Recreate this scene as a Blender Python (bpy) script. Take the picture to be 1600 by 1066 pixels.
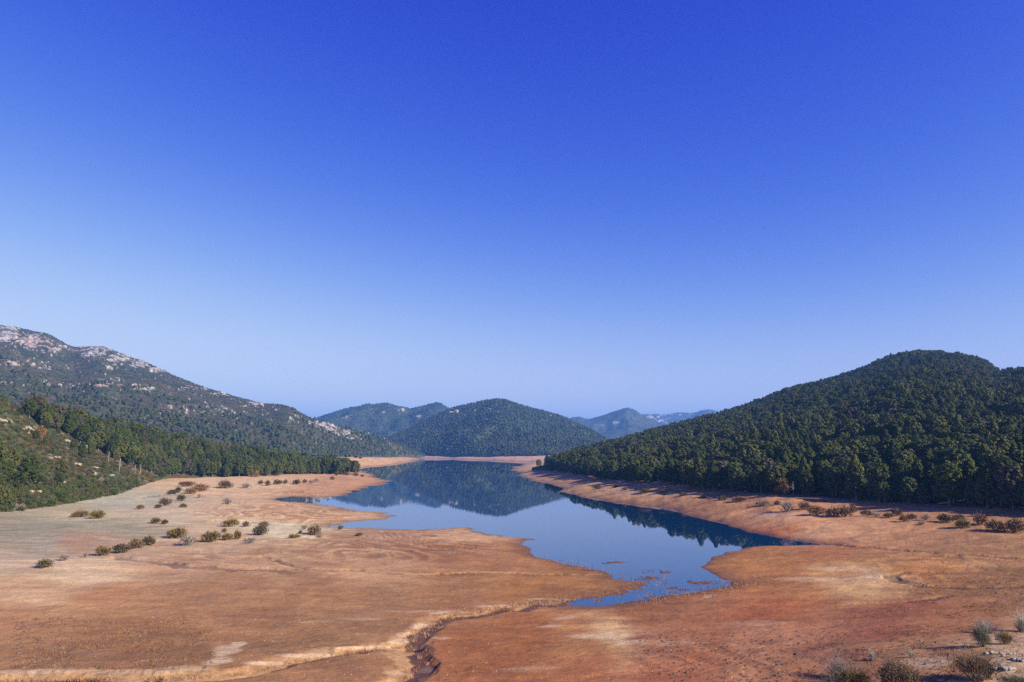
import bpy, math, random
import numpy as np

for o in list(bpy.data.objects):
    bpy.data.objects.remove(o, do_unlink=True)
S = bpy.context.scene
COL = S.collection
R = math.radians

# ------------------------------------------------------------------ camera
CAM_H, FPX, HORIZON = 20.0, 1155.0, 704.0
PITCH = math.atan((HORIZON - 533.0) / FPX)
cd = bpy.data.cameras.new('camera')
cam = bpy.data.objects.new('camera', cd)
COL.objects.link(cam)
cam.location = (0, 0, CAM_H)
cam.rotation_euler = (R(90) + PITCH, 0, 0)
cd.sensor_width = 36.0
cd.lens = 36.0 * FPX / 1600.0
cd.clip_start = 0.5
cd.clip_end = 40000
S.camera = cam

# ------------------------------------------------------------------ light
SUN_EL, SUN_AZ = R(28.5), R(118)          # azimuth clockwise from +Y (camera forward)
w = bpy.data.worlds.new('World')
S.world = w
w.use_nodes = True
nt = w.node_tree
bg = nt.nodes['Background']
sky = nt.nodes.new('ShaderNodeTexSky')
sky.sky_type = 'NISHITA'
sky.sun_disc = False
sky.sun_elevation = SUN_EL
sky.sun_rotation = SUN_AZ
sky.altitude = 800
sky.air_density = 1.0
sky.dust_density = 0.3
sky.ozone_density = 4.0
# the deep, polarised blue of this photograph: a tone curve per channel, A x^p / (x^p + k), on the sky model
spl, cmb = nt.nodes.new('ShaderNodeSeparateColor'), nt.nodes.new('ShaderNodeCombineColor')
nt.links.new(sky.outputs['Color'], spl.inputs[0])
for ch, (A_, pw, kk) in enumerate([(0.94, 3.2, 14.5), (1.10, 2.85, 42.0), (1.13, 1.6, 4.3)]):
    a, b, c, d = (nt.nodes.new('ShaderNodeMath') for _ in range(4))
    a.operation, b.operation, c.operation, d.operation = 'POWER', 'ADD', 'DIVIDE', 'MULTIPLY'
    a.inputs[1].default_value, b.inputs[1].default_value, d.inputs[1].default_value = pw, kk, A_ * 5.0
    nt.links.new(spl.outputs[ch], a.inputs[0])
    nt.links.new(a.outputs[0], b.inputs[0])
    nt.links.new(a.outputs[0], c.inputs[0])
    nt.links.new(b.outputs[0], c.inputs[1])
    nt.links.new(c.outputs[0], d.inputs[0])
    nt.links.new(d.outputs[0], cmb.inputs[ch])
nt.links.new(cmb.outputs[0], bg.inputs['Color'])
bg.inputs['Strength'].default_value = 0.1
sd_ = bpy.data.lights.new('sun', 'SUN')
sun = bpy.data.objects.new('sun', sd_)
COL.objects.link(sun)
sd_.energy = 5.0
sd_.angle = R(0.5)
sd_.color = (1.0, 0.91, 0.75)
sun.rotation_euler = (R(90) - SUN_EL, 0, math.pi - SUN_AZ)
sun.location = (200, -50, 150)
S.view_settings.view_transform = 'Standard'
S.view_settings.look = 'None'
S.view_settings.gamma = 1
S.view_settings.exposure = 1.0
S.cycles.max_bounces = 5
S.cycles.diffuse_bounces = 2
S.cycles.glossy_bounces = 3
S.cycles.volume_bounces = 0
S.cycles.use_denoising = False

rng = np.random.default_rng(7)
random.seed(7)


# ------------------------------------------------------------------ maths helpers
def ray(px, py):
    """image pixel of the 1600x1066 photograph -> (x/y, dz/y) of its line of sight"""
    a = (np.asarray(px, float) - 800) / FPX
    b = (533 - np.asarray(py, float)) / FPX
    c, s = math.cos(PITCH), math.sin(PITCH)
    y = c - b * s
    return a / y, (s + b * c) / y


def project(x, y, z):
    c, s = math.cos(PITCH), math.sin(PITCH)
    dz = z - CAM_H
    f = y * c + dz * s
    v = -y * s + dz * c
    f = np.maximum(f, 1e-3)
    return 800 + FPX * x / f, 533 - FPX * v / f


def on_z(px, py, z=0.0):
    u, ww = ray(px, py)
    Y = (z - CAM_H) / np.minimum(ww, -1e-4)
    return u * Y, Y


def sstep(a, b, x):
    t = np.clip((x - a) / (b - a), 0, 1)
    return t * t * (3 - 2 * t)


def hash2(ix, iy, seed):
    h = (ix.astype(np.int64) * 374761393 + iy.astype(np.int64) * 668265263 + seed * 974634599) & 0xffffffff
    h = ((h ^ (h >> 13)) * 1274126177) & 0xffffffff
    h = ((h ^ (h >> 16)) * 2246822519) & 0xffffffff
    return ((h ^ (h >> 15)) & 0xffffff) / float(0xffffff)


def vnoise(x, y, seed):
    ix, iy = np.floor(x), np.floor(y)
    fx, fy = x - ix, y - iy
    fx = fx * fx * fx * (fx * (fx * 6 - 15) + 10)
    fy = fy * fy * fy * (fy * (fy * 6 - 15) + 10)
    ix, iy = ix.astype(np.int64), iy.astype(np.int64)
    a, b = hash2(ix, iy, seed), hash2(ix + 1, iy, seed)
    c, d = hash2(ix, iy + 1, seed), hash2(ix + 1, iy + 1, seed)
    return (a + (b - a) * fx) * (1 - fy) + (c + (d - c) * fx) * fy


def fbm(x, y, octs=4, seed=1, gain=0.5):
    """fractal value noise, about -1..1"""
    t, amp, tot = 0, 1.0, 0.0
    for k in range(octs):
        t = t + amp * (vnoise(x * 2 ** k + 17.3 * k, y * 2 ** k - 9.1 * k, seed + k) * 2 - 1)
        tot += amp
        amp *= gain
    return t / tot * 1.5


def ridged(x, y, octs=3, seed=1):
    t, amp, tot = 0, 1.0, 0.0
    for k in range(octs):
        t = t + amp * (1 - np.abs(vnoise(x * 2 ** k + 3.7 * k, y * 2 ** k, seed + k) * 2 - 1))
        tot += amp
        amp *= 0.5
    return t / tot


def seg_dist(X, Y, poly, closed):
    """distance to a polyline; also side sign and arc fraction of the nearest point"""
    P = np.array(poly, float)
    Q = np.roll(P, -1, 0) if closed else P[1:]
    P = P if closed else P[:-1]
    best = np.full(X.shape, 1e18)
    side = np.zeros(X.shape)
    for (ax, ay), (bx, by) in zip(P, Q):
        dx, dy = bx - ax, by - ay
        L = dx * dx + dy * dy + 1e-12
        t = np.clip(((X - ax) * dx + (Y - ay) * dy) / L, 0, 1)
        ex, ey = X - ax - t * dx, Y - ay - t * dy
        d = ex * ex + ey * ey
        m = d < best
        best = np.where(m, d, best)
        side = np.where(m, np.sign(dx * (Y - ay) - dy * (X - ax)), side)
    return np.sqrt(best), side


def inside(X, Y, poly):
    P = np.array(poly, float)
    r = np.zeros(X.shape, bool)
    j = len(P) - 1
    for i in range(len(P)):
        xi, yi, xj, yj = P[i][0], P[i][1], P[j][0], P[j][1]
        if yi != yj:
            m = ((yi > Y) != (yj > Y)) & (X < (xj - xi) * (Y - yi) / (yj - yi) + xi)
            r ^= m
        j = i
    return r


def smooth1(a, n):
    k = np.hanning(2 * n + 3)
    k /= k.sum()
    p = np.pad(a, n + 1, mode='edge')
    return np.convolve(p, k, 'valid')


# ------------------------------------------------------------------ mesh helpers
def link(o, parent=None):
    COL.objects.link(o)
    if parent is not None:
        o.parent = parent
    return o


def mesh_np(name, V, F, mat=None, smooth=False, col=None, colname='tint'):
    """V (n,3), F (m,k) all faces of one size"""
    V = np.ascontiguousarray(V, np.float32)
    F = np.ascontiguousarray(F, np.int32)
    me = bpy.data.meshes.new(name)
    me.vertices.add(len(V))
    me.vertices.foreach_set('co', V.ravel())
    m, k = F.shape
    me.loops.add(m * k)
    me.loops.foreach_set('vertex_index', F.ravel())
    me.polygons.add(m)
    me.polygons.foreach_set('loop_start', np.arange(0, m * k, k, dtype=np.int32))
    me.polygons.foreach_set('loop_total', np.full(m, k, np.int32))
    if smooth:
        me.polygons.foreach_set('use_smooth', np.ones(m, bool))
    if col is not None:
        at = me.attributes.new(colname, 'FLOAT_COLOR', 'POINT')
        c = np.ones((len(V), 4), np.float32)
        c[:, :3] = col
        at.data.foreach_set('color', c.ravel())
    me.update(calc_edges=True)
    if mat:
        me.materials.append(mat)
    return me


def add_float(me, name, arr):
    at = me.attributes.new(name, 'FLOAT', 'POINT')
    at.data.foreach_set('value', np.ascontiguousarray(arr, np.float32).ravel())


def obj(name, me, parent=None, label=None, cat=None, group=None, kind=None):
    o = bpy.data.objects.new(name, me)
    link(o, parent)
    return tag(o, label, cat, group, kind)


def tag(o, label=None, cat=None, group=None, kind=None):
    if label:
        o['label'] = label
    if cat:
        o['category'] = cat
    if group:
        o['group'] = group
    if kind:
        o['kind'] = kind
    return o


def empty(name, loc, rz, sc, label, cat, group=None):
    o = bpy.data.objects.new(name, None)
    o.empty_display_size = 0.5
    link(o)
    o.location = loc
    o.rotation_euler = (0, 0, rz)
    o.scale = sc if isinstance(sc, tuple) else (sc, sc, sc)
    return tag(o, label, cat, group)


class Surf:
    """a height sheet: columns along lines of sight in plan (x/y), rows going away"""

    def __init__(s, U, Yg, Z):
        s.U, s.Y, s.Z = U, Yg, Z
        s.W = (Z - CAM_H) / Yg

    def col(s, u):
        c = np.clip(np.interp(u, s.U, np.arange(len(s.U))), 0, len(s.U) - 1.001)
        return c

    def hit(s, px, py):
        """first point of the sheet seen at a pixel of the photograph"""
        u, ww = ray(px, py)
        c = float(s.col(float(u)))
        i = int(c)
        f = c - i
        W = s.W[i] * (1 - f) + s.W[i + 1] * f
        Y = s.Y[i] * (1 - f) + s.Y[i + 1] * f
        k = np.nonzero(W >= ww)[0]
        if len(k) == 0:
            r = int(np.argmax(W))
            y = Y[r]
        elif k[0] == 0:
            y = Y[0]
        else:
            r = k[0]
            t = (ww - W[r - 1]) / (W[r] - W[r - 1] + 1e-12)
            y = Y[r - 1] + t * (Y[r] - Y[r - 1])
        x = float(u) * y
        return x, float(y), float(s.height(np.array([x]), np.array([y]))[0])

    def height(s, x, y):
        c = s.col(x / y)
        i = c.astype(int)
        f = c - i
        out = np.zeros(x.shape)
        for k, wgt in ((0, 1 - f), (1, f)):
            Yc, Zc = s.Y[i + k], s.Z[i + k]
            # rows are monotone in Y
            lo = np.zeros(x.shape, int)
            hi = np.full(x.shape, Yc.shape[1] - 1)
            for _ in range(12):
                mid = (lo + hi) // 2
                g = np.take_along_axis(Yc, mid[:, None], 1)[:, 0] <= y
                lo = np.where(g, mid, lo)
                hi = np.where(g, hi, mid)
            r = np.clip(lo, 0, Yc.shape[1] - 2)
            y0 = np.take_along_axis(Yc, r[:, None], 1)[:, 0]
            y1 = np.take_along_axis(Yc, r[:, None] + 1, 1)[:, 0]
            z0 = np.take_along_axis(Zc, r[:, None], 1)[:, 0]
            z1 = np.take_along_axis(Zc, r[:, None] + 1, 1)[:, 0]
            t = np.clip((y - y0) / (y1 - y0 + 1e-9), 0, 1)
            out += wgt * (z0 + (z1 - z0) * t)
        return out

    def mesh(s, name, mat, col=None):
        nu, nr = s.Y.shape
        X = s.U[:, None] * s.Y
        V = np.stack([X, s.Y, s.Z], -1).reshape(-1, 3)
        i = np.arange(nu - 1)[:, None] * nr + np.arange(nr - 1)[None, :]
        F = np.stack([i, i + nr, i + nr + 1, i + 1], -1).reshape(-1, 4)
        return mesh_np(name, V, F, mat, True, None if col is None else col.reshape(-1, 3))


def srgb(c):
    c = np.asarray(c, float) / 255.0
    return np.where(c <= 0.04045, c / 12.92, ((c + 0.055) / 1.055) ** 2.4)


# ------------------------------------------------------------------ materials
def new_mat(name):
    m = bpy.data.materials.new(name)
    m.use_nodes = True
    n = m.node_tree.nodes
    return m, m.node_tree, n['Principled BSDF']


def noise_node(nt, scale, detail=6, rough=0.6, vec=None):
    n = nt.nodes.new('ShaderNodeTexNoise')
    n.inputs['Scale'].default_value = scale
    n.inputs['Detail'].default_value = detail
    n.inputs['Roughness'].default_value = rough
    if vec is not None:
        nt.links.new(vec, n.inputs['Vector'])
    return n


def ramp_node(nt, fac, stops):
    r = nt.nodes.new('ShaderNodeValToRGB')
    e = r.color_ramp.elements
    while len(e) < len(stops):
        e.new(0.5)
    for k, (p, c) in enumerate(stops):
        e[k].position = p
        e[k].color = (c[0], c[1], c[2], 1)
    nt.links.new(fac, r.inputs['Fac'])
    return r


def mixc(nt, mode, fac, a, b):
    m = nt.nodes.new('ShaderNodeMix')
    m.data_type = 'RGBA'
    m.blend_type = mode
    for sock, v in ((m.inputs[0], fac), (m.inputs[6], a), (m.inputs[7], b)):
        if hasattr(v, 'links') or isinstance(v, bpy.types.NodeSocket):
            nt.links.new(v, sock)
        elif isinstance(v, (int, float)):
            sock.default_value = v
        else:
            sock.default_value = (v[0], v[1], v[2], 1)
    return m.outputs[2]


def soil_material(name, fine=1.0, bump=0.5):
    m, t, p = new_mat(name)
    at = t.nodes.new('ShaderNodeAttribute')
    at.attribute_name = 'tint'
    tc = t.nodes.new('ShaderNodeTexCoord')
    mp = t.nodes.new('ShaderNodeMapping')
    mp.inputs['Scale'].default_value = (0.55, 1.0, 1.0)
    t.links.new(tc.outputs['Object'], mp.inputs['Vector'])
    n1 = noise_node(t, 3.2 * fine, 8, 0.68, mp.outputs[0])
    n2 = noise_node(t, 0.35 * fine, 6, 0.62, mp.outputs[0])
    r1 = ramp_node(t, n1.outputs['Fac'], [(0.28, (0.62, 0.60, 0.58)), (0.5, (1, 1, 1)), (0.72, (1.28, 1.26, 1.22))])
    r2 = ramp_node(t, n2.outputs['Fac'], [(0.3, (0.82, 0.75, 0.74)), (0.5, (1, 1, 1)), (0.7, (1.14, 1.18, 1.10))])
    c = mixc(t, 'MULTIPLY', 0.75, at.outputs['Color'], r1.outputs[0])
    c = mixc(t, 'MULTIPLY', 0.9, c, r2.outputs[0])
    # pale grit and dark crumbs
    v = t.nodes.new('ShaderNodeTexVoronoi')
    v.inputs['Scale'].default_value = 1.6
    t.links.new(tc.outputs['Object'], v.inputs['Vector'])
    gr = ramp_node(t, v.outputs['Distance'], [(0.05, (1, 1, 1)), (0.10, (0, 0, 0))])
    sep = t.nodes.new('ShaderNodeSeparateColor')
    t.links.new(v.outputs['Color'], sep.inputs[0])
    gt = t.nodes.new('ShaderNodeMath')
    gt.operation = 'GREATER_THAN'
    gt.inputs[1].default_value = 0.72
    t.links.new(sep.outputs[0], gt.inputs[0])
    mu = t.nodes.new('ShaderNodeMath')
    mu.operation = 'MULTIPLY'
    t.links.new(gr.outputs[0], mu.inputs[0])
    t.links.new(gt.outputs[0], mu.inputs[1])
    c = mixc(t, 'MIX', mu.outputs[0], c, (0.55, 0.44, 0.32))
    t.links.new(c, p.inputs['Base Color'])
    wet = t.nodes.new('ShaderNodeAttribute')
    wet.attribute_name = 'wet'
    rr = t.nodes.new('ShaderNodeMapRange')
    rr.inputs[3].default_value = 0.95
    rr.inputs[4].default_value = 0.45
    t.links.new(wet.outputs['Fac'], rr.inputs[0])
    t.links.new(rr.outputs[0], p.inputs['Roughness'])
    p.inputs['Specular IOR Level'].default_value = 0.2
    b1 = t.nodes.new('ShaderNodeBump')
    b1.inputs['Strength'].default_value = bump
    b1.inputs['Distance'].default_value = 0.25
    t.links.new(n1.outputs['Fac'], b1.inputs['Height'])
    b2 = t.nodes.new('ShaderNodeBump')
    b2.inputs['Strength'].default_value = bump
    b2.inputs['Distance'].default_value = 0.8
    t.links.new(n2.outputs['Fac'], b2.inputs['Height'])
    t.links.new(b1.outputs[0], b2.inputs['Normal'])
    t.links.new(b2.outputs[0], p.inputs['Normal'])
    return m


def slope_material(name, scale, bump_d, contrast=0.35):
    """hillside: vertex tint broken up by noise"""
    m, t, p = new_mat(name)
    at = t.nodes.new('ShaderNodeAttribute')
    at.attribute_name = 'tint'
    tc = t.nodes.new('ShaderNodeTexCoord')
    n1 = noise_node(t, scale, 8, 0.7, tc.outputs['Object'])
    k = contrast
    r1 = ramp_node(t, n1.outputs['Fac'], [(0.3, (1 - k, 1 - k, 1 - k)), (0.5, (1, 1, 1)), (0.72, (1 + k, 1 + k, 1 + k * 0.9))])
    c = mixc(t, 'MULTIPLY', 1.0, at.outputs['Color'], r1.outputs[0])
    t.links.new(c, p.inputs['Base Color'])
    p.inputs['Roughness'].default_value = 0.95
    p.inputs['Specular IOR Level'].default_value = 0.1
    b = t.nodes.new('ShaderNodeBump')
    b.inputs['Strength'].default_value = 0.7
    b.inputs['Distance'].default_value = bump_d
    t.links.new(n1.outputs['Fac'], b.inputs['Height'])
    t.links.new(b.outputs[0], p.inputs['Normal'])
    return m


def leaf_material(name, stops, nscale=1.2):
    """foliage: each plant its own tone, leaf clumps lighter and darker"""
    m, t, p = new_mat(name)
    oi = t.nodes.new('ShaderNodeObjectInfo')
    r = ramp_node(t, oi.outputs['Random'], stops)
    tc = t.nodes.new('ShaderNodeTexCoord')
    n = noise_node(t, nscale, 3, 0.6, tc.outputs['Object'])
    r2 = ramp_node(t, n.outputs['Fac'], [(0.3, (0.6, 0.62, 0.6)), (0.5, (1, 1, 1)), (0.7, (1.4, 1.36, 1.2))])
    c = mixc(t, 'MULTIPLY', 1.0, r.outputs[0], r2.outputs[0])
    t.links.new(c, p.inputs['Base Color'])
    p.inputs['Roughness'].default_value = 0.75
    p.inputs['Specular IOR Level'].default_value = 0.15
    return m


def tint_material(name, rough=0.9):
    m, t, p = new_mat(name)
    at = t.nodes.new('ShaderNodeAttribute')
    at.attribute_name = 'tint'
    tc = t.nodes.new('ShaderNodeTexCoord')
    n = noise_node(t, 0.8, 4, 0.6, tc.outputs['Object'])
    r2 = ramp_node(t, n.outputs['Fac'], [(0.3, (0.7, 0.7, 0.7)), (0.5, (1, 1, 1)), (0.7, (1.25, 1.25, 1.2))])
    c = mixc(t, 'MULTIPLY', 1.0, at.outputs['Color'], r2.outputs[0])
    t.links.new(c, p.inputs['Base Color'])
    p.inputs['Roughness'].default_value = rough
    p.inputs['Specular IOR Level'].default_value = 0.15
    return m


def bark_material(name, a, b):
    m, t, p = new_mat(name)
    tc = t.nodes.new('ShaderNodeTexCoord')
    n = noise_node(t, 5, 6, 0.7, tc.outputs['Object'])
    r = ramp_node(t, n.outputs['Fac'], [(0.3, a), (0.7, b)])
    t.links.new(r.outputs[0], p.inputs['Base Color'])
    p.inputs['Roughness'].default_value = 0.9
    return m


def water_material():
    m, t, p = new_mat('lake_water')
    p.inputs['Base Color'].default_value = (0.002, 0.028, 0.090, 1)
    p.inputs['IOR'].default_value = 1.40
    p.inputs['Roughness'].default_value = 0.0
    p.inputs['Specular IOR Level'].default_value = 0.5
    tc = t.nodes.new('ShaderNodeTexCoord')
    mp = t.nodes.new('ShaderNodeMapping')
    mp.inputs['Scale'].default_value = (0.5, 1.0, 1.0)
    t.links.new(tc.outputs['Object'], mp.inputs['Vector'])
    n = noise_node(t, 0.9, 4, 0.6, mp.outputs[0])
    b = t.nodes.new('ShaderNodeBump')
    big = noise_node(t, 0.012, 3, 0.6, mp.outputs[0])
    br = t.nodes.new('ShaderNodeMapRange')
    br.inputs[1].default_value, br.inputs[2].default_value = 0.52, 0.72
    br.inputs[3].default_value, br.inputs[4].default_value = 0.004, 0.020
    t.links.new(big.outputs['Fac'], br.inputs[0])
    t.links.new(br.outputs[0], b.inputs['Strength'])
    b.inputs['Distance'].default_value = 0.3
    t.links.new(n.outputs['Fac'], b.inputs['Height'])
    t.links.new(b.outputs[0], p.inputs['Normal'])
    return m


# ------------------------------------------------------------------ ground: the drawn-down lake bed
LAKE_PX = [(665, 716.5), (650, 719), (625, 725.5), (600, 728), (562, 731), (556, 733), (566, 737), (576, 741), (590, 747),
           (606, 752.5), (595, 756.5), (570, 763), (553, 769), (540, 773), (520, 776.5), (500, 778.5), (470, 777), (450, 776),
           (432, 779.5), (440, 783), (480, 786), (505, 787.5), (520, 790), (533, 795), (560, 797.5), (590, 800.5), (619, 806),
           (606, 811), (580, 812.5), (555, 816), (530, 819), (513, 822.5), (530, 824), (548, 825.5), (575, 825), (600, 826.5), (650, 828),
           (700, 826), (728, 823.5), (745, 830.5), (770, 836), (800, 838.5), (836, 843.5), (815, 847.5), (825, 853), (832, 862), (842, 869),
           (870, 878), (900, 885), (930, 893), (946, 895), (950, 902), (965, 905.5), (982, 908), (1000, 908), (1011, 915), (1000, 921), (985, 922),
           (972, 930), (940, 933.5), (907, 935.5), (903, 946), (925, 947.5), (945, 947.5), (975, 940), (1010, 937.5), (1030, 931), (1055, 928), (1080, 926), (1110, 920.5),
           (1132, 915), (1148, 908.5), (1130, 903), (1113, 892), (1103, 883), (1113, 874), (1140, 865), (1160, 856.5), (1200, 854.5),
           (1250, 852.5), (1292, 851), (1270, 848), (1240, 843.5), (1200, 838), (1175, 831), (1150, 824), (1125, 817), (1100, 811), (1060, 799.5),
           (1030, 793), (1000, 789), (950, 782), (910, 775.5), (885, 768.5), (878, 763), (868, 757.5), (845, 753), (820, 747), (808, 741.5),
           (818, 738.5), (806, 735.5), (803, 731.5), (815, 727.5), (828, 724), (840, 722.5), (800, 721), (750, 718.8), (700, 717)]
lp = []
for k in range(len(LAKE_PX)):                    # subdivide and roughen the waterline
    a, b = LAKE_PX[k], LAKE_PX[(k + 1) % len(LAKE_PX)]
    n = max(1, int(math.hypot(a[0] - b[0], 3 * (a[1] - b[1])) / 14))
    for j in range(n):
        f = j / n
        q = (a[0] + (b[0] - a[0]) * f, a[1] + (b[1] - a[1]) * f)
        lp.append(on_z(q[0], q[1]))
LAKE = [(float(x), float(y)) for x, y in lp]

Uc = np.concatenate([np.linspace(-2.6, -0.75, 40)[:-1], np.linspace(-0.75, 0.75, 980), np.linspace(0.75, 2.6, 40)[1:]])
iy = np.linspace(1 / 55.0, 1 / 2200.0, 520)
Yr = np.concatenate([np.geomspace(12, 55, 24)[:-1], 1 / iy, np.geomspace(2200, 9500, 14)[1:]])
X = Uc[:, None] * Yr[None, :]
Y = np.broadcast_to(Yr[None, :], X.shape).copy()
# warp the shoreline query a little so that it is ragged at every distance
wx = X + 0.010 * Y * fbm(X / (0.03 * Y + 1), Y / 6.0, 3, 91) * sstep(40, 90, Y)
wy = Y + 0.006 * Y * fbm(X / 3.0, Y / 5.0, 3, 95)
wy = np.where(Y > 400, Y + 0.004 * Y * fbm(X / 40.0, Y / 60.0, 3, 96), wy)
dist, _ = seg_dist(wx, wy, LAKE, True)
ins = inside(wx, wy, LAKE)
sdv = np.where(ins, -dist, dist)
far = 1 + 1.6 * sstep(550, 1100, Y)
ppx, _ = project(X, Y, np.zeros_like(Y))
far = np.maximum(far, 1 + (1.6 + 1.2 * (1 - sstep(1180, 1340, ppx))) * sstep(120, 190, Y) * sstep(800, 900, ppx))
dl = np.maximum(sdv, 0)
Z0 = far * (3.2 * (1 - np.exp(-dl * 0.045 / 3.2)) + 0.006 * np.minimum(dl, 500)) + 0.05 * sstep(0, 0.6, dl)
Z0 = np.where(ins, -np.minimum(0.05 * dist + 0.04, 2.5), Z0)
# the embankment by the viewer, on the right
ex, ey = on_z(1600, 1050, 2.0)
Z0 += 2.0 * np.exp(-(((X - ex - 4) / 15) ** 2 + ((Y - ey + 2) / 12) ** 2))
Z0 += sstep(0, 30, dl) * 0.35 * fbm(X / 34, Y / 26, 3, 11)
Z0 += sstep(0, 8, dl) * 0.10 * fbm(X / 5.5, Y / 4.0, 4, 21)
Z0 += sstep(0, 3, dl) * 0.035 * fbm(X / 1.1, Y / 0.8, 3, 31)
g0 = Surf(Uc, Y, Z0)

CREEKS = [  # line in the photograph, half width, depth, pale bank width
    ([(905, 941), (880, 944), (858, 946), (840, 944), (812, 953), (790, 950), (760, 958), (730, 962), (705, 965), (690, 968),
      (675, 978), (662, 988), (648, 996), (640, 1006), (655, 1014), (648, 1024), (662, 1034), (658, 1048), (640, 1060), (615, 1078)], 0.9, 0.40, 1.6),
    ([(640, 1008), (618, 1009), (590, 1011), (560, 1015), (525, 1019), (490, 1026), (455, 1033), (420, 1043), (385, 1052), (345, 1056), (290, 1060),
      (220, 1059), (150, 1058), (80, 1060), (0, 1060), (-120, 1063)], 0.85, 0.6, 1.5),
    ([(560, 891), (610, 896), (655, 898), (700, 897), (740, 894), (800, 895), (850, 897), (920, 899), (945, 897)], 0.30, 0.22, 0.45),
    ([(185, 871), (215, 876), (250, 879), (280, 885), (320, 887), (360, 890), (400, 889), (450, 893)], 1.7, 0.30, 0.6),
    ([(1290, 851), (1330, 854), (1380, 857), (1430, 862), (1480, 866), (1530, 868), (1575, 871)], 1.5, 0.30, 0.4),
    ([(410, 868), (432, 876), (450, 882), (480, 888), (520, 890), (560, 891)], 0.5, 0.3, 0.5),
    ([(433, 781), (400, 780), (370, 778), (340, 776), (300, 774), (262, 773), (225, 777)], 1.6, 0.35, 0.6),
    ([(515, 823), (480, 823), (440, 821), (410, 818), (380, 816), (340, 813)], 1.2, 0.35, 0.6),
    ([(1420, 893), (1385, 900), (1400, 908), (1440, 915), (1500, 918), (1560, 917), (1600, 915)], 0.8, 0.22, 0.5),
    ([(1340, 942), (1400, 941), (1450, 936), (1480, 930)], 0.6, 0.25, 0.5),
]
wetm = np.exp(-np.maximum(sdv, 0) / (1.4 + 0.008 * Y)) * 0.95
palem = np.zeros(X.shape)
Z1 = Z0.copy()
rag = fbm(X / 2.6, Y / 2.0, 5, 41, 0.6)
for ci, (px, hw, dep, pb) in enumerate(CREEKS):
    pts = [g0.hit(*q)[:2] for q in px]
    pts = [(p[0], p[1]) for p in pts]
    lo, hi = min(p[1] for p in pts) - 12, max(p[1] for p in pts) + 12
    rows = np.nonzero((Yr > lo) & (Yr < hi))[0]
    sl = slice(rows[0], rows[-1] + 1)
    dd, sg = seg_dist(X[:, sl], Y[:, sl], pts, False)
    dd = np.maximum(dd + rag[:, sl] * (hw * 0.7 + 0.15), 0)
    north = sg * (1 if pts[-1][0] < pts[0][0] else -1) < 0
    wid = np.where(north, pb, pb * 0.4) * np.clip(1 + 1.3 * rag[:, sl], .12, 2.2)
    prof = 1 - np.clip((dd - hw * 0.75) / (hw * 0.25 + np.maximum(wid, 0.2)), 0, 1)
    Z1[:, sl] -= dep * prof
    palem[:, sl] = np.maximum(palem[:, sl], sstep(hw * 0.85, hw * 1.0, dd) * (1 - sstep(hw + wid * 0.55, hw + wid * 1.1, dd)) * np.where(north, 1, 0.35) * (1 if ci < 3 else 0.35))
    wetm[:, sl] = np.maximum(wetm[:, sl], (1 - sstep(hw * 0.75, hw * 1.0, dd)) * (1.0 if ci < 2 else 0.7))
# rills and little scarps on the left flats
pxg, pyg = project(X, Y, Z1)
fl = np.exp(-(((pxg - 640) / 190) ** 2 + ((pyg - 850) / 26) ** 2)) + np.exp(-(((pxg - 470) / 160) ** 2 + ((pyg - 800) / 16) ** 2)) + np.exp(-(((pxg - 1500) / 190) ** 2 + ((pyg - 880) / 50) ** 2)) * 0.6 \
    + np.exp(-(((pxg - 1060) / 160) ** 2 + ((pyg - 775) / 22) ** 2)) * 0.8
fl = np.clip(fl + 0.6 * np.exp(-(((pxg - 330) / 110) ** 2 + ((pyg - 872) / 14) ** 2)) + 0.6 * np.exp(-(((pxg - 480) / 90) ** 2 + ((pyg - 770) / 9) ** 2)) + 0.35 * np.exp(-(((pxg - 1150) / 260) ** 2 + ((pyg - 1030) / 40) ** 2)), 0, 1)
rf = fbm(X / 20 + Y / 60, Y / 34, 3, 51, 0.45)          # drainage lines and low scarps: where this field changes sign
brk = sstep(-.45, .0, fbm(X / 9, Y / 14, 3, 53)) * fl * (sdv > 0.3)
lev = rf / 0.30 + 0.15 * fbm(X / 5, Y / 7, 2, 59)
ril = (1 - sstep(0.05, 0.12, np.abs(lev - np.round(lev)) * 0.30)) * brk
rf2 = fbm(X / 11 - Y / 40, Y / 18, 3, 55, 0.45)
ril = np.maximum(ril, (1 - sstep(0.06, 0.16, np.abs(rf2))) * sstep(-.1, .3, fbm(X / 14, Y / 12, 3, 57)) * fl * (sdv > 0.3) * .8)
Z1 += 0.16 * (np.floor(lev + .5) - lev * 0.5) * fl * sstep(0, 6, sdv) - 0.16 * ril
fr_ = (lev - np.round(lev)) * 0.30
palem = np.maximum(palem, sstep(0.07, 0.09, fr_) * (1 - sstep(0.10, 0.14, fr_)) * brk * 0.6)
Z1 = np.where(sdv > 0.4, np.maximum(Z1, 0.03), Z1)
bar = np.zeros(X.shape)                          # mud bars just breaking the surface at the lake tip
for (a_, b_, rx, ry) in [(1025, 898, 30, 3.5), (1010, 906, 26, 3), (1100, 912, 34, 3), (1060, 922, 26, 2.5), (960, 884, 30, 2), (930, 940, 14, 2)]:
    bar = np.maximum(bar, np.exp(-((pxg - a_) / rx) ** 2 - ((pyg - b_) / ry) ** 2))
Z1 = np.where((Z1 < 0.03) & (bar * (0.9 + 0.9 * fbm(X / 1.2, Y / 1.2, 3, 83)) > 0.55), 0.025, Z1)
ground_s = Surf(Uc, Y, Z1)

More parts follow.
